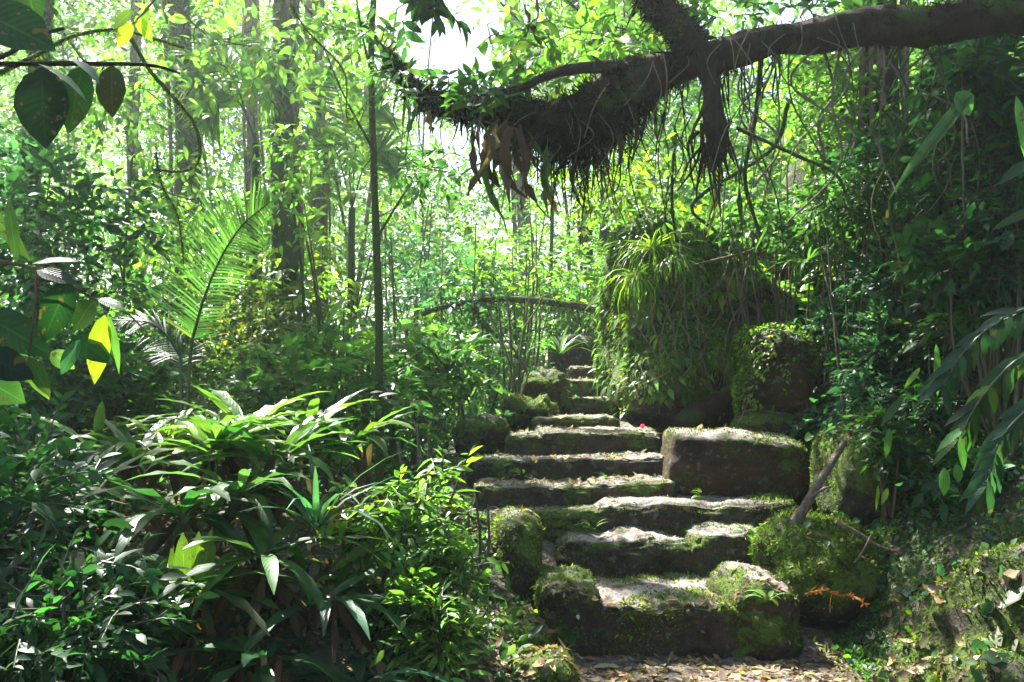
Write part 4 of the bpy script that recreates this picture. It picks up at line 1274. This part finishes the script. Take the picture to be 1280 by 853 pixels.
# two bright upright blades catching the sun
B = MB()
c = P(238, 745, 3.75)
leaves(B, np.repeat(c[None], 4, 0) + np.array([(-.02, 0, 0), (.03, .02, 0), (.0, .03, .02), (-.05, .02, 0)]), np.array([(-.12, .05, 1), (.14, 0, 1), (.02, .1, 1), (-.3, .1, 1)]), np.array([(0, -1, .1)] * 4), [.26, .27, .24, .2], [.075, .085, .07, .05], cols(4, 'yellow') * .8, 'strap', .1, .1, .25)
tag(B.build_at('leaf_tuft', M_BIG, c), 'tuft of short sunlit yellow green blades glowing in the middle of the dark bank', 'fern')

rosette('strap leaved plant with tall thin arching blades left of the light green shrub', 395, 665, 4.15, 20, .52, .026, 'blue', (.7, 2.2), .8, 'strap_plant', 'plant', shape='blade', wave=.0)
rosette('grassy tuft of thin blades beside the slim sapling foot', 470, 500, 7.0, 26, .6, .03, 'mid', (.6, 2.0), .8, 'grass_tuft', 'grass tuft', shape='blade', wave=0)
rosette('strap leaved tuft among shrubs left of the yellow mossed boulders', 560, 470, 8.4, 30, .7, .035, 'blue', (.5, 1.8), .9, 'grass_tuft', 'grass tuft', shape='blade', wave=0)
rosette('long grassy clump above the fallen branch by the wood', 700, 445, 11.0, 26, .6, .04, 'mid', (.5, 1.8), .9, 'grass_tuft', 'grass tuft', shape='blade', wave=0)
rosette('big drooping fern on top of the mound glowing in the sun', 815, 312, 8.4, 110, .5, .016, 'yellow', (-.4, 1.1), 1.3, 'fern', 'fern', mat=M_LEAF, shape='blade', wave=0)
rosette('smaller glowing fern on the left shoulder of the mound', 795, 345, 8.35, 90, .42, .015, 'yellow', (-.5, .9), 1.3, 'fern', 'fern', mat=M_LEAF, shape='blade', wave=0)
rosette('shaggy fern on the mound top behind the big drooping one', 855, 285, 8.9, 110, .5, .016, 'bright', (-.3, 1.2), 1.2, 'fern', 'fern', mat=M_LEAF, shape='blade', wave=0)
rosette('fern with brown skirt hanging on the front of the mound top', 842, 325, 8.15, 60, .32, .016, 'bright', (-.6, .6), 1.2, 'fern', 'fern', mat=M_LEAF, dead=40)
rosette('arching grass tuft left of the dense glossy bush on the right bank', 1010, 330, 7.2, 24, .4, .02, 'mid', (.2, 1.4), 1.2, 'grass_tuft', 'grass tuft', shape='blade', wave=0)
for px, py, d, lab in [(655, 590, 6.75, 'small green plant growing in the crack above the fourth step'), (740, 655, 6.1, 'tiny plant between the third step stones'), (965, 680, 5.85, 'small upright plant on the right of the second step'), (880, 615, 6.5, 'tiny herb at the foot of the mossy block'), (700, 812, 4.85, 'round leaved seedling below the mossy left end stone'), (935, 662, 5.75, 'small seedling in the joint of the third step'), (960, 745, 4.9, 'seedling beside the corner block'), (760, 596, 7.0, 'little weed on the fifth step tread')]:
    rosette(lab, px, py + 8, d, 9, .11, .03, 'bright', (.2, 1.4), .8, 'seedling', 'plant', shape='lance', wave=0, mat=M_LEAF)

# ------------------------------------------------------------------ palms
def frond(B, SB, keys, L, n=46, W=.03, pal='mid', droop=.35, plane=(0, -1, .25), far=1.0):
    q = curve(keys, n)
    tube(SB, q, np.linspace(.014, .003, n), 5, (.03, .05, .015))
    T = unit(np.gradient(q, axis=0))
    nn = unit(np.asarray(plane, float))
    side = unit(np.cross(T, nn))
    t = np.linspace(0, 1, n)
    k = slice(int(n * .3), n)
    prof = np.sin(np.clip((t - .25) / .75, 0.02, 1) * PI * .86 + .35) ** .7
    for s in (1, -1):
        Ls = L * (1 if s < 0 else far)
        dd = side[k] * s + T[k] * .75 + rng.normal(0, .05, (n - k.start, 3))
        dd[:, 2] -= droop * .4
        leaves(B, q[k], dd, np.broadcast_to(nn, dd.shape), Ls * prof[k] * rng.uniform(.85, 1.1, n - k.start), W, cols(n - k.start, pal), 'blade', droop * rng.uniform(.5, 1.6, n - k.start), .3)


root = thing('palm', 'young palm with one tall feathery frond left of the mossy tree', 'palm', on_ground(232, 520, 5.6))
b = on_ground(232, 520, 5.6)
B, SB = MB(), MB()
frond(B, SB, [b, P(236, 470, 5.6), P(247, 400, 5.5), P(270, 335, 5.35), P(300, 285, 5.2), P(338, 252, 5.0)], .40, 80, .013, 'mid', .5, (.4, -1, .2), .6)
B.build('frond', M_BIG, root); SB.build('stalk', M_STEM, root)
B, SB = MB(), MB()
frond(B, SB, [b, P(226, 480, 5.7), P(222, 440, 5.7), P(190, 405, 5.6), P(140, 400, 5.5)], .26, 50, .012, 'dark', .3, (0, -.6, 1))
B.build('frond', M_BIG, root); SB.build('stalk', M_STEM, root)
for lab, fr, d, L in [('far palm with drooping fronds above the hooked twig', [[(320, 180), (290, 95), (262, 78), (238, 96)], [(320, 180), (315, 110), (330, 90), (350, 110)], [(320, 180), (300, 130), (275, 120), (250, 150)]], 11.0, .8),
                      ('far palm with fanned fronds left of the slim sapling', [[(440, 260), (432, 170), (420, 110), (398, 80)], [(440, 260), (445, 180), (455, 140), (478, 125)], [(440, 260), (420, 190), (395, 165), (375, 170)], [(440, 260), (455, 210), (480, 190), (505, 205)]], 12.0, .8)]:
    q0 = P(*fr[0][0], d)
    root = thing('palm', lab, 'palm', (q0[0], q0[1], gz(q0[0], q0[1])))
    B = MB(); tube(B, np.linspace((q0[0], q0[1], gz(q0[0], q0[1]) - .1), q0, 12), .05, 7, rough=.06); B.build('trunk', M_BARK, root)
    for keys in fr:
        B, SB = MB(), MB(); frond(B, SB, [P(a, b, d - .05 * i) for i, (a, b) in enumerate(keys)], L, 36, .045, 'bright', .5, (.2, -1, .5)); B.build('frond', M_LEAF, root); SB.build('stalk', M_STEM, root)

# ------------------------------------------------------------------ near branches with big leaves, left
def near_leaf(root, a, tip, d, W, pal, face=(0, -1, .2), bend=.15, name='leaf', mat=None, label=None, d2=None):
    p, q = P(*a, d), P(*tip, d2 or d)
    B = MB()
    leaves(B, p[None], (q - p)[None], np.array([face], float), np.linalg.norm(q - p), W, cols(1, pal) * (.65 if pal in ('dark', 'olive') else 1), 'broad', bend, .12, .05)  # dark and olive leaves dimmed: backlit shade put into their colour
    return B.build(name, mat or M_BIG, root, label)


d = 2.6
root = thing('leafy_branch', 'near dark branch with big hanging leaves in the upper left corner', 'branch', P(-40, 90, d))
B = MB()
tube(B, curve([P(-40, 82, d), P(40, 80, d), P(130, 80, d), P(190, 82, d), P(225, 92, d + .05)], 14), np.linspace(.009, .004, 14), 6, rough=.08)
tube(B, curve([P(-40, 85, d), P(10, 68, d), P(45, 45, d), P(80, 36, d)], 10), np.linspace(.009, .005, 10), 6, rough=.08)
B.build('twig', M_BARK_DARK, root)
near_leaf(root, (52, 84), (54, 184), d - .05, .155, 'dark', (.1, -1, .1), .1, label='largest dark brownish green hanging leaf')
near_leaf(root, (104, 82), (84, 166), d + .02, .095, 'dark', (.4, -1, .1), .15)
near_leaf(root, (140, 82), (138, 146), d, .095, 'olive', (-.1, -1, .1), .1, label='olive leaf with insect damage')
near_leaf(root, (48, 80), (118, 106), d - .1, .05, 'blue', (0, -.3, 1), .4, mat=M_GLOSS, label='bluish shining leaf')
near_leaf(root, (88, 74), (132, 90), d - .1, .055, 'blue', (.1, -.4, 1), .5, mat=M_GLOSS)
near_leaf(root, (-40, 10), (66, 48), d - .3, .16, 'dark', (.1, -1, .5), .25)
near_leaf(root, (30, -30), (45, 30), d - .1, .08, 'mid', (.2, -1, .4), .2)
root = thing('leafy_branch', 'thin twig with pale sunlit green leaves at the top left', 'branch', P(200, -20, 3.4))
B = MB(); tube(B, curve([P(215, -30, 3.4), P(185, 10, 3.4), P(165, 30, 3.4)], 8), np.linspace(.006, .003, 8), 5); B.build('twig', M_STEM, root)
for a, b, w in [((165, 28), (145, 58), .07), ((166, 14), (138, 34), .06), ((185, 6), (176, 46), .03), ((170, 20), (190, 50), .05)]:
    near_leaf(root, a, b, 3.4, w, 'yellow', (.1, -1, .4), .2)
root = thing('leafy_branch', 'near leafy branch entering from the left edge with a bright yellow green leaf', 'branch', P(-40, 330, 2.9))
B = MB(); d = 2.9
tube(B, curve([P(-40, 322, d), P(30, 332, d), P(70, 346, d), P(118, 374, d), P(150, 384, d), P(184, 416, d)], 16), np.linspace(.007, .003, 16), 5, rough=.06)
tube(B, curve([P(46, 335, d), P(44, 380, d), P(36, 446, d)], 8), np.linspace(.005, .003, 8), 5)
B.build('twig', M_BARK_TAN, root)
for a, b, w, pal, fc in [((131, 394), (113, 482), .075, 'yellow', (.15, -1, .1)), ((88, 352), (48, 430), .11, 'dark', (.3, -1, .2)), ((118, 376), (88, 412), .09, 'mid', (.2, -1, .5)), ((122, 374), (158, 384), .05, 'mid', (0, -.6, 1)), ((134, 392), (156, 466), .03, 'bright', (.9, -.6, .1)), ((40, 330), (98, 318), .06, 'dark', (0, -.5, 1)), ((46, 338), (96, 350), .07, 'dark', (0, -.8, 1)),
                         ((-30, 388), (62, 440), .13, 'dark', (.1, -1, .4)), ((-30, 440), (40, 470), .11, 'dark', (.1, -1, .4)), ((36, 446), (62, 496), .05, 'mid', (.3, -1, .3)), ((24, 444), (62, 498), .05, 'bright', (.2, -.9, .6)), ((-30, 470), (30, 500), .12, 'mid', (0, -1, .6)), ((64, 440), (92, 460), .06, 'bright', (.2, -1, .3)), ((90, 420), (140, 450), .09, 'dark', (.1, -1, .8)), ((100, 425), (72, 470), .05, 'blue', (.5, -.5, .8)), ((-20, 255), (36, 322), .05, 'bright', (.4, -1, .2)), ((10, 250), (22, 330), .04, 'mid', (.5, -.8, .1))]:
    near_leaf(root, a, b, d + rng.normal(0, .05), w, pal, fc, .2)

# drooping compound leaves at the right edge
for i, (lab, keys, d, pal) in enumerate([('big drooping compound leaf at the right edge, upper of three', [(1300, 380), (1250, 400), (1205, 440), (1180, 480)], 3.9, 'blue'), ('big drooping compound leaf at the right edge, middle of three', [(1310, 430), (1265, 455), (1225, 500), (1200, 545)], 3.7, 'mid'), ('big drooping compound leaf at the right edge, lowest of three', [(1320, 470), (1285, 510), (1250, 550), (1235, 600)], 3.5, 'blue')]):
    q = curve([P(a, b, d) for a, b in keys], 14)
    root = thing('compound_leaf', lab, 'leaf', q[0])
    B = MB(); tube(B, q, np.linspace(.007, .003, 14), 5, (.05, .07, .02)); B.build('stalk', M_STEM, root)
    T = unit(np.gradient(q, axis=0)); side = unit(np.cross(T, (0, -1, .15)))
    for k in range(1, 14):
        for s in (1, -1):
            dd = side[k] * s * .75 + T[k] * .9 + (-.1, 0, -.6) + rng.normal(0, .15, 3)
            B = MB(); leaves(B, q[k][None], dd[None], np.array([(-.25, -.9, .7)]) + rng.normal(0, .2, 3), .165 * rng.uniform(.7, 1.1), .037, cols(1, pal) * .6, 'lance', .4, .15)
            B.build('leaflet', M_BIG, root)
# single long leaves on the right bank
root = thing('broad_leaf_plant', 'plant with long broad dark leaves reaching left in the right-hand tangle', 'plant', P(1200, 130, 4.8))
for a, b, w in [((1215, 120), (1120, 218), .07), ((1215, 110), (1105, 235), .05), ((1290, 200), (1248, 225), .07), ((1195, 116), (1218, 142), .16), ((1300, 260), (1240, 280), .06), ((1270, 120), (1290, 200), .06)]:
    near_leaf(root, a, b, 4.8, w, 'mid', (-.2, -.8, .6), .25)
root = thing('broad_leaf_plant', 'plant with slender hanging leaves low on the dark right bank', 'plant', P(1160, 560, 4.9))
for a, b, w in [((1150, 460), (1130, 485), .03), ((1185, 470), (1147, 490), .04), ((1130, 495), (1100, 532), .045), ((1112, 535), (1108, 575), .04), ((1180, 585), (1182, 622), .06), ((1196, 580), (1200, 606), .05), ((1218, 600), (1213, 632), .05), ((1228, 600), (1225, 650), .05), ((1170, 430), (1176, 500), .04), ((1098, 606), (1096, 640), .02), ((1110, 610), (1102, 632), .03)]:
    near_leaf(root, a, b, 4.9, w, 'mid' if w > .03 else 'yellow', (-.2, -1, .5), .25, mat=M_GLOSS)

# ------------------------------------------------------------------ things lying on the ground, dropped onto what is below
VV = [GROUND.data]
gv = np.empty(len(GROUND.data.vertices) * 3); GROUND.data.vertices.foreach_get('co', gv); gv = gv.reshape(-1, 3)
gf = np.array([tuple(p.vertices) for p in GROUND.data.polygons])
allv, allf, off = [gv], [gf], len(gv)
for v, f in ROCKS:
    allv.append(v); allf.append(f + off); off += len(v)
TREE = BVHTree.FromPolygons([tuple(v) for v in np.concatenate(allv)], [tuple(f) for f in np.concatenate(allf)])


def cast(px, py, extra=0.0):
    e = np.array((0, 0, EYE_Z)); dr = unit(P(px, py, 5) - e)
    h, nrm, i, dist = TREE.ray_cast(Vector(e), Vector(dr))
    if h is None:
        return None, None
    if nrm @ Vector(dr) > 0:
        nrm = -nrm
    return np.array(h), np.array(nrm)


def drop(x, y, z=3.6):
    h, nrm, i, dist = TREE.ray_cast(Vector((x, y, z)), Vector((0, 0, -1)))
    if h is None:
        return None, None
    return np.array(h), np.array(nrm if nrm.z > 0 else -nrm)


def litter(name, n, xr, yr, L, pal, z, W=.5, dens=None, mat=None, bend=.5, flat=.18, seed=0, shape='tiny', lift=.004, soil=False):
    B = MB()
    P_, N_ = [], []
    for k in range(n):
        x, y = rng.uniform(*xr), rng.uniform(*yr)
        if dens and rng.random() > dens(x, y):
            continue
        h, nr = drop(x, y, z)
        if h is None or nr[2] < .45 or (soil and h[2] > gz(x, y) + .05):
            continue
        P_.append(h + nr * lift); N_.append(nr)
    P_, N_ = np.array(P_), np.array(N_)
    a = rng.uniform(0, 2 * PI, len(P_))
    d = np.stack([np.cos(a), np.sin(a), 0 * a], 1)
    d = d - N_ * np.sum(d * N_, 1, keepdims=True) + N_ * np.abs(rng.normal(0, flat, (len(P_), 1)))
    LL = L * np.exp(np.clip(rng.normal(0, .45, len(P_)), -1, .7))
    bend = bend * np.clip(rng.normal(0, 1, len(P_)), -1.2, .6)
    c = np.concatenate([cols(len(P_), q)[None] for q in pal])[rng.integers(0, len(pal), len(P_)), np.arange(len(P_))]
    leaves(B, P_, d, N_ + rng.normal(0, .2, N_.shape), LL, LL * W * rng.uniform(.6, 1.4, len(P_)), c, shape, bend, .3)
    return tag(B.build(name, mat or M_DRY), kind='stuff')


litter('leaf_litter', 15000, (-.6, 3.2), (3.0, 13), .034, ['dry', 'tan', 'grey', 'dry'], 2.6, dens=lambda x, y: (.08 + .9 * float(smooth(-.1, .6, wav(x, y, 2.6)))) * (.35 if x > np.interp(y, _Y, _RX) + .1 else 1), shape='leaflet')
litter('path_litter', 2600, (-.1, 2.2), (3.6, 5.1), .04, ['dry', 'tan', 'dry', 'grey'], 2.6, .5, shape='leaflet', flat=.12)
litter('fine_litter', 9000, (-.5, 2.4), (3.2, 9), .016, ['grey', 'tan', 'dry'], 2.6, .3)
litter('ground_cover', 7000, (1.45, 4.6), (3.2, 7.5), .05, ['mid', 'blue', 'dark', 'mid'], 6, .55, dens=lambda x, y: float(smooth(-.3, .4, wav(x * 1.3, y, 1.7))) * float(x > np.interp(y, _Y, _RX) - .08), mat=M_LEAF, flat=.6, shape='lance', lift=.02)
litter('ground_cover', 5000, (.6, 3.4), (6.5, 9.2), .05, ['mid', 'blue', 'mid'], 3.0, .55, dens=lambda x, y: float(x > np.interp(y, _Y, _RX) - 1.2) * .8, mat=M_LEAF, flat=.7, shape='lance', lift=.015, soil=True)
litter('ground_cover', 6000, (4.2, 9), (3.0, 11), .09, ['mid', 'dark', 'blue'], 8, .5, mat=M_LEAF, flat=.9, shape='lance', lift=.03)
litter('bank_herbs', 26000, (1.6, 3.6), (3.0, 6.2), .026, ['mid', 'blue', 'moss', 'mid'], 6, .6, dens=lambda x, y: (.3 + .7 * float(smooth(-.3, .3, wav(x, y, 2.3)))) * float(x > np.interp(y, _Y, _RX) - .06 + .1 * wav(x, y, 4)), mat=M_LEAF, flat=.8, shape='lance', lift=.015, soil=True)
litter('path_edge_herbs', 3200, (-.8, .25), (3.4, 7.5), .05, ['mid', 'bright', 'dark'], 3, .5, dens=lambda x, y: float(smooth(-.4, .3, wav(x, y, 2.0))) * float(x < np.interp(y, _Y, _LX) - .02), mat=M_LEAF, flat=.8, shape='lance', lift=.02, soil=True)
litter('undergrowth_moss', 32000, (1.7, 4.0), (3.0, 6.8), .024, ['moss', 'moss', 'olive'], 6, .35, dens=lambda x, y: float(smooth(-.5, .3, wav(x, y, 2.1))), mat=M_MOSS, flat=1.2)
litter('left_leaf_litter', 9000, (-4, .3), (2.6, 9), .045, ['dry', 'tan', 'dry', 'mid'], 3, .45, shape='leaflet', flat=.2, soil=True, dens=lambda x, y: float(x < np.interp(y, _Y, _LX) - .05))


def lying(label, px, py, L, W, pal, ang, name='fallen_leaf', cat='leaf', mat=None, shape='broad', bend=.4, wave=.3, lift=.02, group=None, tilt=.15):
    h, nr = cast(px, py)
    d = np.array((math.cos(ang), math.sin(ang), 0.0)); d = d - nr * (d @ nr) + nr * tilt
    B = MB(); leaves(B, h[None] + nr * lift - d * L / 2, d[None], nr[None], L, W, cols(1, pal), shape, bend, .25, wave)
    return tag(B.build_at(name, mat or M_DRY, h), label, cat, group)


lying('large curled brown dead leaf at the foot of the hump', 1085, 822, .24, .13, 'dry', .4, bend=.7, wave=.5)
lying('smaller brown dead leaf leaning behind the large curled one', 1068, 800, .18, .10, 'dry', 1.6, bend=.6, wave=.5, tilt=.5)
lying('pale grey green fallen leaf on top of the mossy hump', 1098, 658, .17, .09, 'blue', -.3, mat=M_BIG, bend=.3)
lying('pale heart shaped leaf right of the orange frond', 1140, 742, .12, .09, 'blue', .2, mat=M_BIG)
lying('greyish heart shaped leaf below the orange frond', 1092, 795, .10, .06, 'grey', 1.0)
lying('bright green waxy leaf on the bank rock at the right edge', 1268, 752, .15, .07, 'mid', .1, mat=M_GLOSS, bend=.2)
lying('dark green leaf low in the right corner', 1250, 825, .16, .07, 'dark', -.3, mat=M_GLOSS)
lying('pale greenish leaf left of the waxy one', 1235, 770, .09, .06, 'blue', .5, mat=M_BIG)
lying('tan dead leaf on the bank rock above the waxy leaf', 1258, 726, .11, .06, 'tan', .0)
lying('grey dead leaf in the right corner between two green leaves', 1250, 800, .12, .06, 'grey', .8)
lying('wet dark leaf flat on the path left of the lowest step', 760, 838, .16, .08, 'grey', .1, bend=.1, wave=.1)
lying('silvery dry frond hanging on the left bank', 392, 715, .16, .05, 'grey', -1.4, tilt=.2)
lying('brown curled leaf on the second step tread', 812, 672, .08, .05, 'dry', .6)
lying('round pale leaf standing at the foot of the left end stone', 715, 795, .07, .055, 'blue', .5, mat=M_BIG, tilt=.8)
# orange fern frond
h, nr = cast(1030, 748)
root = thing('dead_fern', 'bright orange dead fern frond lying below the mossy hump', 'fern frond', h)
B = MB(); q = curve([h + (-.15, -.12, .05), h + (-.05, -.14, .075), h + (.03, -.16, .05), h + (.10, -.17, .05), h + (.17, -.18, .0)], 24)
tube(B, q, .0022, 4, (.2, .08, .02))
for s in (1, -1):
    leaves(B, q, np.stack([np.full(24, .7), np.full(24, -.2 * s), np.full(24, .35 * s)], 1) + rng.normal(0, .35, (24, 3)), (0, -1, .3), .03 * np.exp(rng.normal(0, .4, 24)), .011, np.array((.24, .085, .018)) * np.exp(rng.normal(0, .2, (24, 1))), 'leaflet', .4)
B.build('frond', M_DRY, root)
B = MB(); tube(B, curve([h + (.0, -.14, .06), h + (-.02, -.16, .02), h + (-.03, -.18, -.04)], 8), .0025, 4, (.2, .08, .02)); B.build('stalk', M_DRY, root)
# rusty dead fronds deep in the bank
for lab, px, py, d in [('rust orange dead frond bundle in the upper left of the fern bank', 155, 650, 4.35), ('rust coloured dead frond bundle behind the strap leaved plant', 425, 640, 4.45)]:
    c = P(px, py, d)
    B = MB(); n = 26; dd = rng.normal(0, .6, (n, 3)); dd[:, 2] -= .8
    leaves(B, c + rng.normal(0, .06, (n, 3)), dd, rng.normal(size=(n, 3)), .085, .026, np.array((.28, .08, .015)) * np.exp(rng.normal(0, .4, (n, 1))), 'strap', .3, .4, .5)
    root = thing('dead_frond_bundle', lab, 'fern frond', c); B.build('fronds', M_DRY, root)['kind'] = 'stuff'
# small pink flower by the mound foot
h = P(803, 533, 8.0)
root = thing('flower', 'tiny pink flower at the foot of the mossy mound', 'flower', h)
B = MB(); a = np.linspace(0, 2 * PI, 7)[:6]
leaves(B, np.repeat(h[None], 6, 0), np.stack([np.cos(a), -.5 + 0 * a, np.sin(a)], 1), (0, -1, .3), .026, .018, (.75, .05, .22), 'broad', .3); B.build('petals', M_LEAF, root)
B = MB(); tube(B, [h, h - (0, 0, .06), h - (0, 0, .13)], .004, 4); B.build('stem', M_STEM, root)

# ------------------------------------------------------------------ the wood beyond: leaf masses nobody could count
def clump_field(n, xr, yr, zr, R, minv=None):
    x, y = rng.uniform(*xr, n), rng.uniform(*yr, n)
    z = terrain(x, y) + rng.uniform(*zr, n) ** 1
    return np.stack([x, y, z], 1)


B = MB()   # undergrowth between 7 and 16 m, left of the steps
c = clump_field(520, (-9, .0), (6.5, 16), (.1, 1.6), .5)
c = c[(c[:, 0] < np.interp(c[:, 1], _Y, _LX) - .45)]
for pal, k in (('mid', slice(0, None, 3)), ('blue', slice(1, None, 3)), ('bright', slice(2, None, 3))):
    cloud(B, c[k], .55, 13, 8, .32, .085, .034, pal)
tag(B.build('undergrowth', M_LEAF), kind='stuff')
B = MB()   # hillside wood beyond the top of the steps and to the left
c = clump_field(1500, (-22, 12), (15, 28), (.0, 10.5), 1)
u_ = c[:, 0] / c[:, 1] * FPX + 640; v_ = HORIZON - (c[:, 2] - EYE_Z) / c[:, 1] * FPX
c = c[~((((u_ - 572) / 95) ** 2 + ((v_ - 50) / 135) ** 2 < 1) | (((u_ - 590) / 50) ** 2 + ((v_ - 170) / 40) ** 2 < 1))]   # the open gap in the canopy
c = c[~((np.abs(c[:, 0] / c[:, 1] * FPX - 120) < 140) & (np.abs(HORIZON - (c[:, 2] - EYE_Z) / c[:, 1] * FPX - 235) < 95) & (rng.random(len(c)) < .55))]   # thinner wood behind the mound
c = c[wav(c[:, 0], c[:, 2], .55) + .35 * wav(c[:, 0], c[:, 2], 1.7) > -.16 + .08 * (c[:, 2] - 3) / 3]
for pal, k in (('bright', slice(0, None, 4)), ('bright', slice(1, None, 4)), ('yellow', slice(2, None, 4)), ('mid', slice(3, None, 4))):
    cloud(B, c[k], 1.0, 26, 8, .55, .135, .055, pal)
c = clump_field(1500, (-34, 24), (28, 44), (.0, 17), 1)   # the wood behind that, closing most of the gaps
u_ = c[:, 0] / c[:, 1] * FPX + 640; v_ = HORIZON - (c[:, 2] - EYE_Z) / c[:, 1] * FPX
c = c[~((((u_ - 572) / 80) ** 2 + ((v_ - 50) / 115) ** 2 < 1) | (((u_ - 590) / 45) ** 2 + ((v_ - 170) / 35) ** 2 < 1))]
c = c[wav(c[:, 0], c[:, 2], .6) > -.28 + .02 * c[:, 2]]
for pal, k in (('bright', slice(0, None, 2)), ('yellow', slice(1, None, 2))):
    cloud(B, c[k], 1.5, 26, 7, .8, .22, .10, pal, shaft=False)
tag(B.build('far_forest', M_LEAF), kind='stuff')
B = MB()   # bank growth behind the right-hand rocks
c = clump_field(300, (2.2, 9), (7.5, 15), (.2, 3.4), .6)
c = c[~((c[:, 1] < 10.8) & (c[:, 0] / c[:, 1] * FPX + 640 < 1060))]
for pal, k in (('mid', slice(0, None, 2)), ('bright', slice(1, None, 2))):
    cloud(B, c[k], .6, 13, 8, .35, .09, .036, pal, shaft=False)
tag(B.build('bank_undergrowth', M_LEAF), kind='stuff')

# ------------------------------------------------------------------ damp morning air
if HAZE:
    bm = bmesh.new(); bmesh.ops.create_cube(bm, size=1)
    me = bpy.data.meshes.new('haze'); bm.to_mesh(me); bm.free()
    o = bpy.data.objects.new('haze', me); COL.objects.link(o)
    zlo = float(gv[:, 2].min()) - 1
    o.scale = (310, 230, 17 - zlo); o.location = (0, 70, (17 + zlo) / 2)
    m = bpy.data.materials.new('damp_air'); m.use_nodes = True; t = m.node_tree; t.nodes.clear()
    mo_ = t.nodes.new('ShaderNodeOutputMaterial'); vv = t.nodes.new('ShaderNodeVolumePrincipled')
    vv.inputs['Density'].default_value = HAZE; vv.inputs['Color'].default_value = (.90, 1, .97, 1); vv.inputs['Anisotropy'].default_value = .7
    t.links.new(vv.outputs[0], mo_.inputs['Volume']); me.materials.append(m)
    tag(o, kind='stuff')

for k in range(15):
    px = rng.uniform(20, 860); dd_ = rng.uniform(15, 24)
    b0 = P(px, 450, dd_); e0 = P(px + rng.normal(0, 50), rng.uniform(-60, 140), dd_ + 1)
    b0[2] = gz(b0[0], b0[1]) - .1
    q = curve([b0, (b0 + e0) / 2 + rng.normal(0, .25, 3), e0], 12)
    B = MB(); tube(B, q, np.linspace(rng.uniform(.03, .07), .02, 12), 6, rough=.1)
    for j in range(5):
        s_ = q[rng.integers(5, 12)]; e_ = s_ + np.array((rng.normal(0, .9), rng.normal(0, .4), rng.uniform(.2, 1.1)))
        tube(B, curve([s_, (s_ + e_) / 2 + rng.normal(0, .1, 3), e_], 7), np.linspace(.018, .006, 7), 4, cap=False)
    tag(B.build_at('distant_tree', M_BARK if k % 2 else M_BARK_TAN, q[0]), 'slender stem of a distant young tree in the bright hazy wood', 'tree', 'slender distant stems in the bright wood')

# ------------------------------------------------------------------ light, sky, camera
w = bpy.data.worlds.new('World'); SC.world = w; w.use_nodes = True
nt = w.node_tree; nt.nodes.clear()
sky = nt.nodes.new('ShaderNodeTexSky'); sky.sky_type = 'NISHITA'; sky.sun_disc = False
sky.sun_elevation = SUN_EL; sky.sun_rotation = SUN_AZ; sky.dust_density = 2.5; sky.air_density = 1.0; sky.ozone_density = 1.0
bg = nt.nodes.new('ShaderNodeBackground'); bg.inputs['Strength'].default_value = SKY_STRENGTH
ow = nt.nodes.new('ShaderNodeOutputWorld')
nt.links.new(sky.outputs[0], bg.inputs[0]); nt.links.new(bg.outputs[0], ow.inputs[0])
ld = bpy.data.lights.new('sun', 'SUN'); ld.energy = SUN_STRENGTH; ld.angle = math.radians(.6); ld.color = (1, .97, .91)
so = bpy.data.objects.new('sun', ld); COL.objects.link(so)
so.rotation_euler = Vector(S).to_track_quat('Z', 'Y').to_euler(); so.location = (-10, 15, 25)

cd = bpy.data.cameras.new('camera'); cd.sensor_width = 36; cd.lens = 36 * FPX / 1280; cd.clip_start = .05; cd.clip_end = 3000
cam = bpy.data.objects.new('camera', cd); COL.objects.link(cam)
cam.location = (0, 0, EYE_Z); cam.rotation_euler = (PI / 2 + PITCH, 0, 0)
SC.camera = cam
SC.view_settings.view_transform = 'Standard'; SC.view_settings.look = 'None'
SC.view_settings.exposure = EXPOSURE; SC.view_settings.gamma = 1
SC.render.engine = 'CYCLES'
cy = SC.cycles
cy.use_denoising = True
try:
    cy.denoiser = 'OPENIMAGEDENOISE'
except Exception:
    pass
cy.max_bounces = 8; cy.diffuse_bounces = 4; cy.glossy_bounces = 2; cy.transmission_bounces = 5; cy.transparent_max_bounces = 4; cy.volume_bounces = 1
cy.caustics_reflective = False; cy.caustics_refractive = False
cy.sample_clamp_indirect = 6
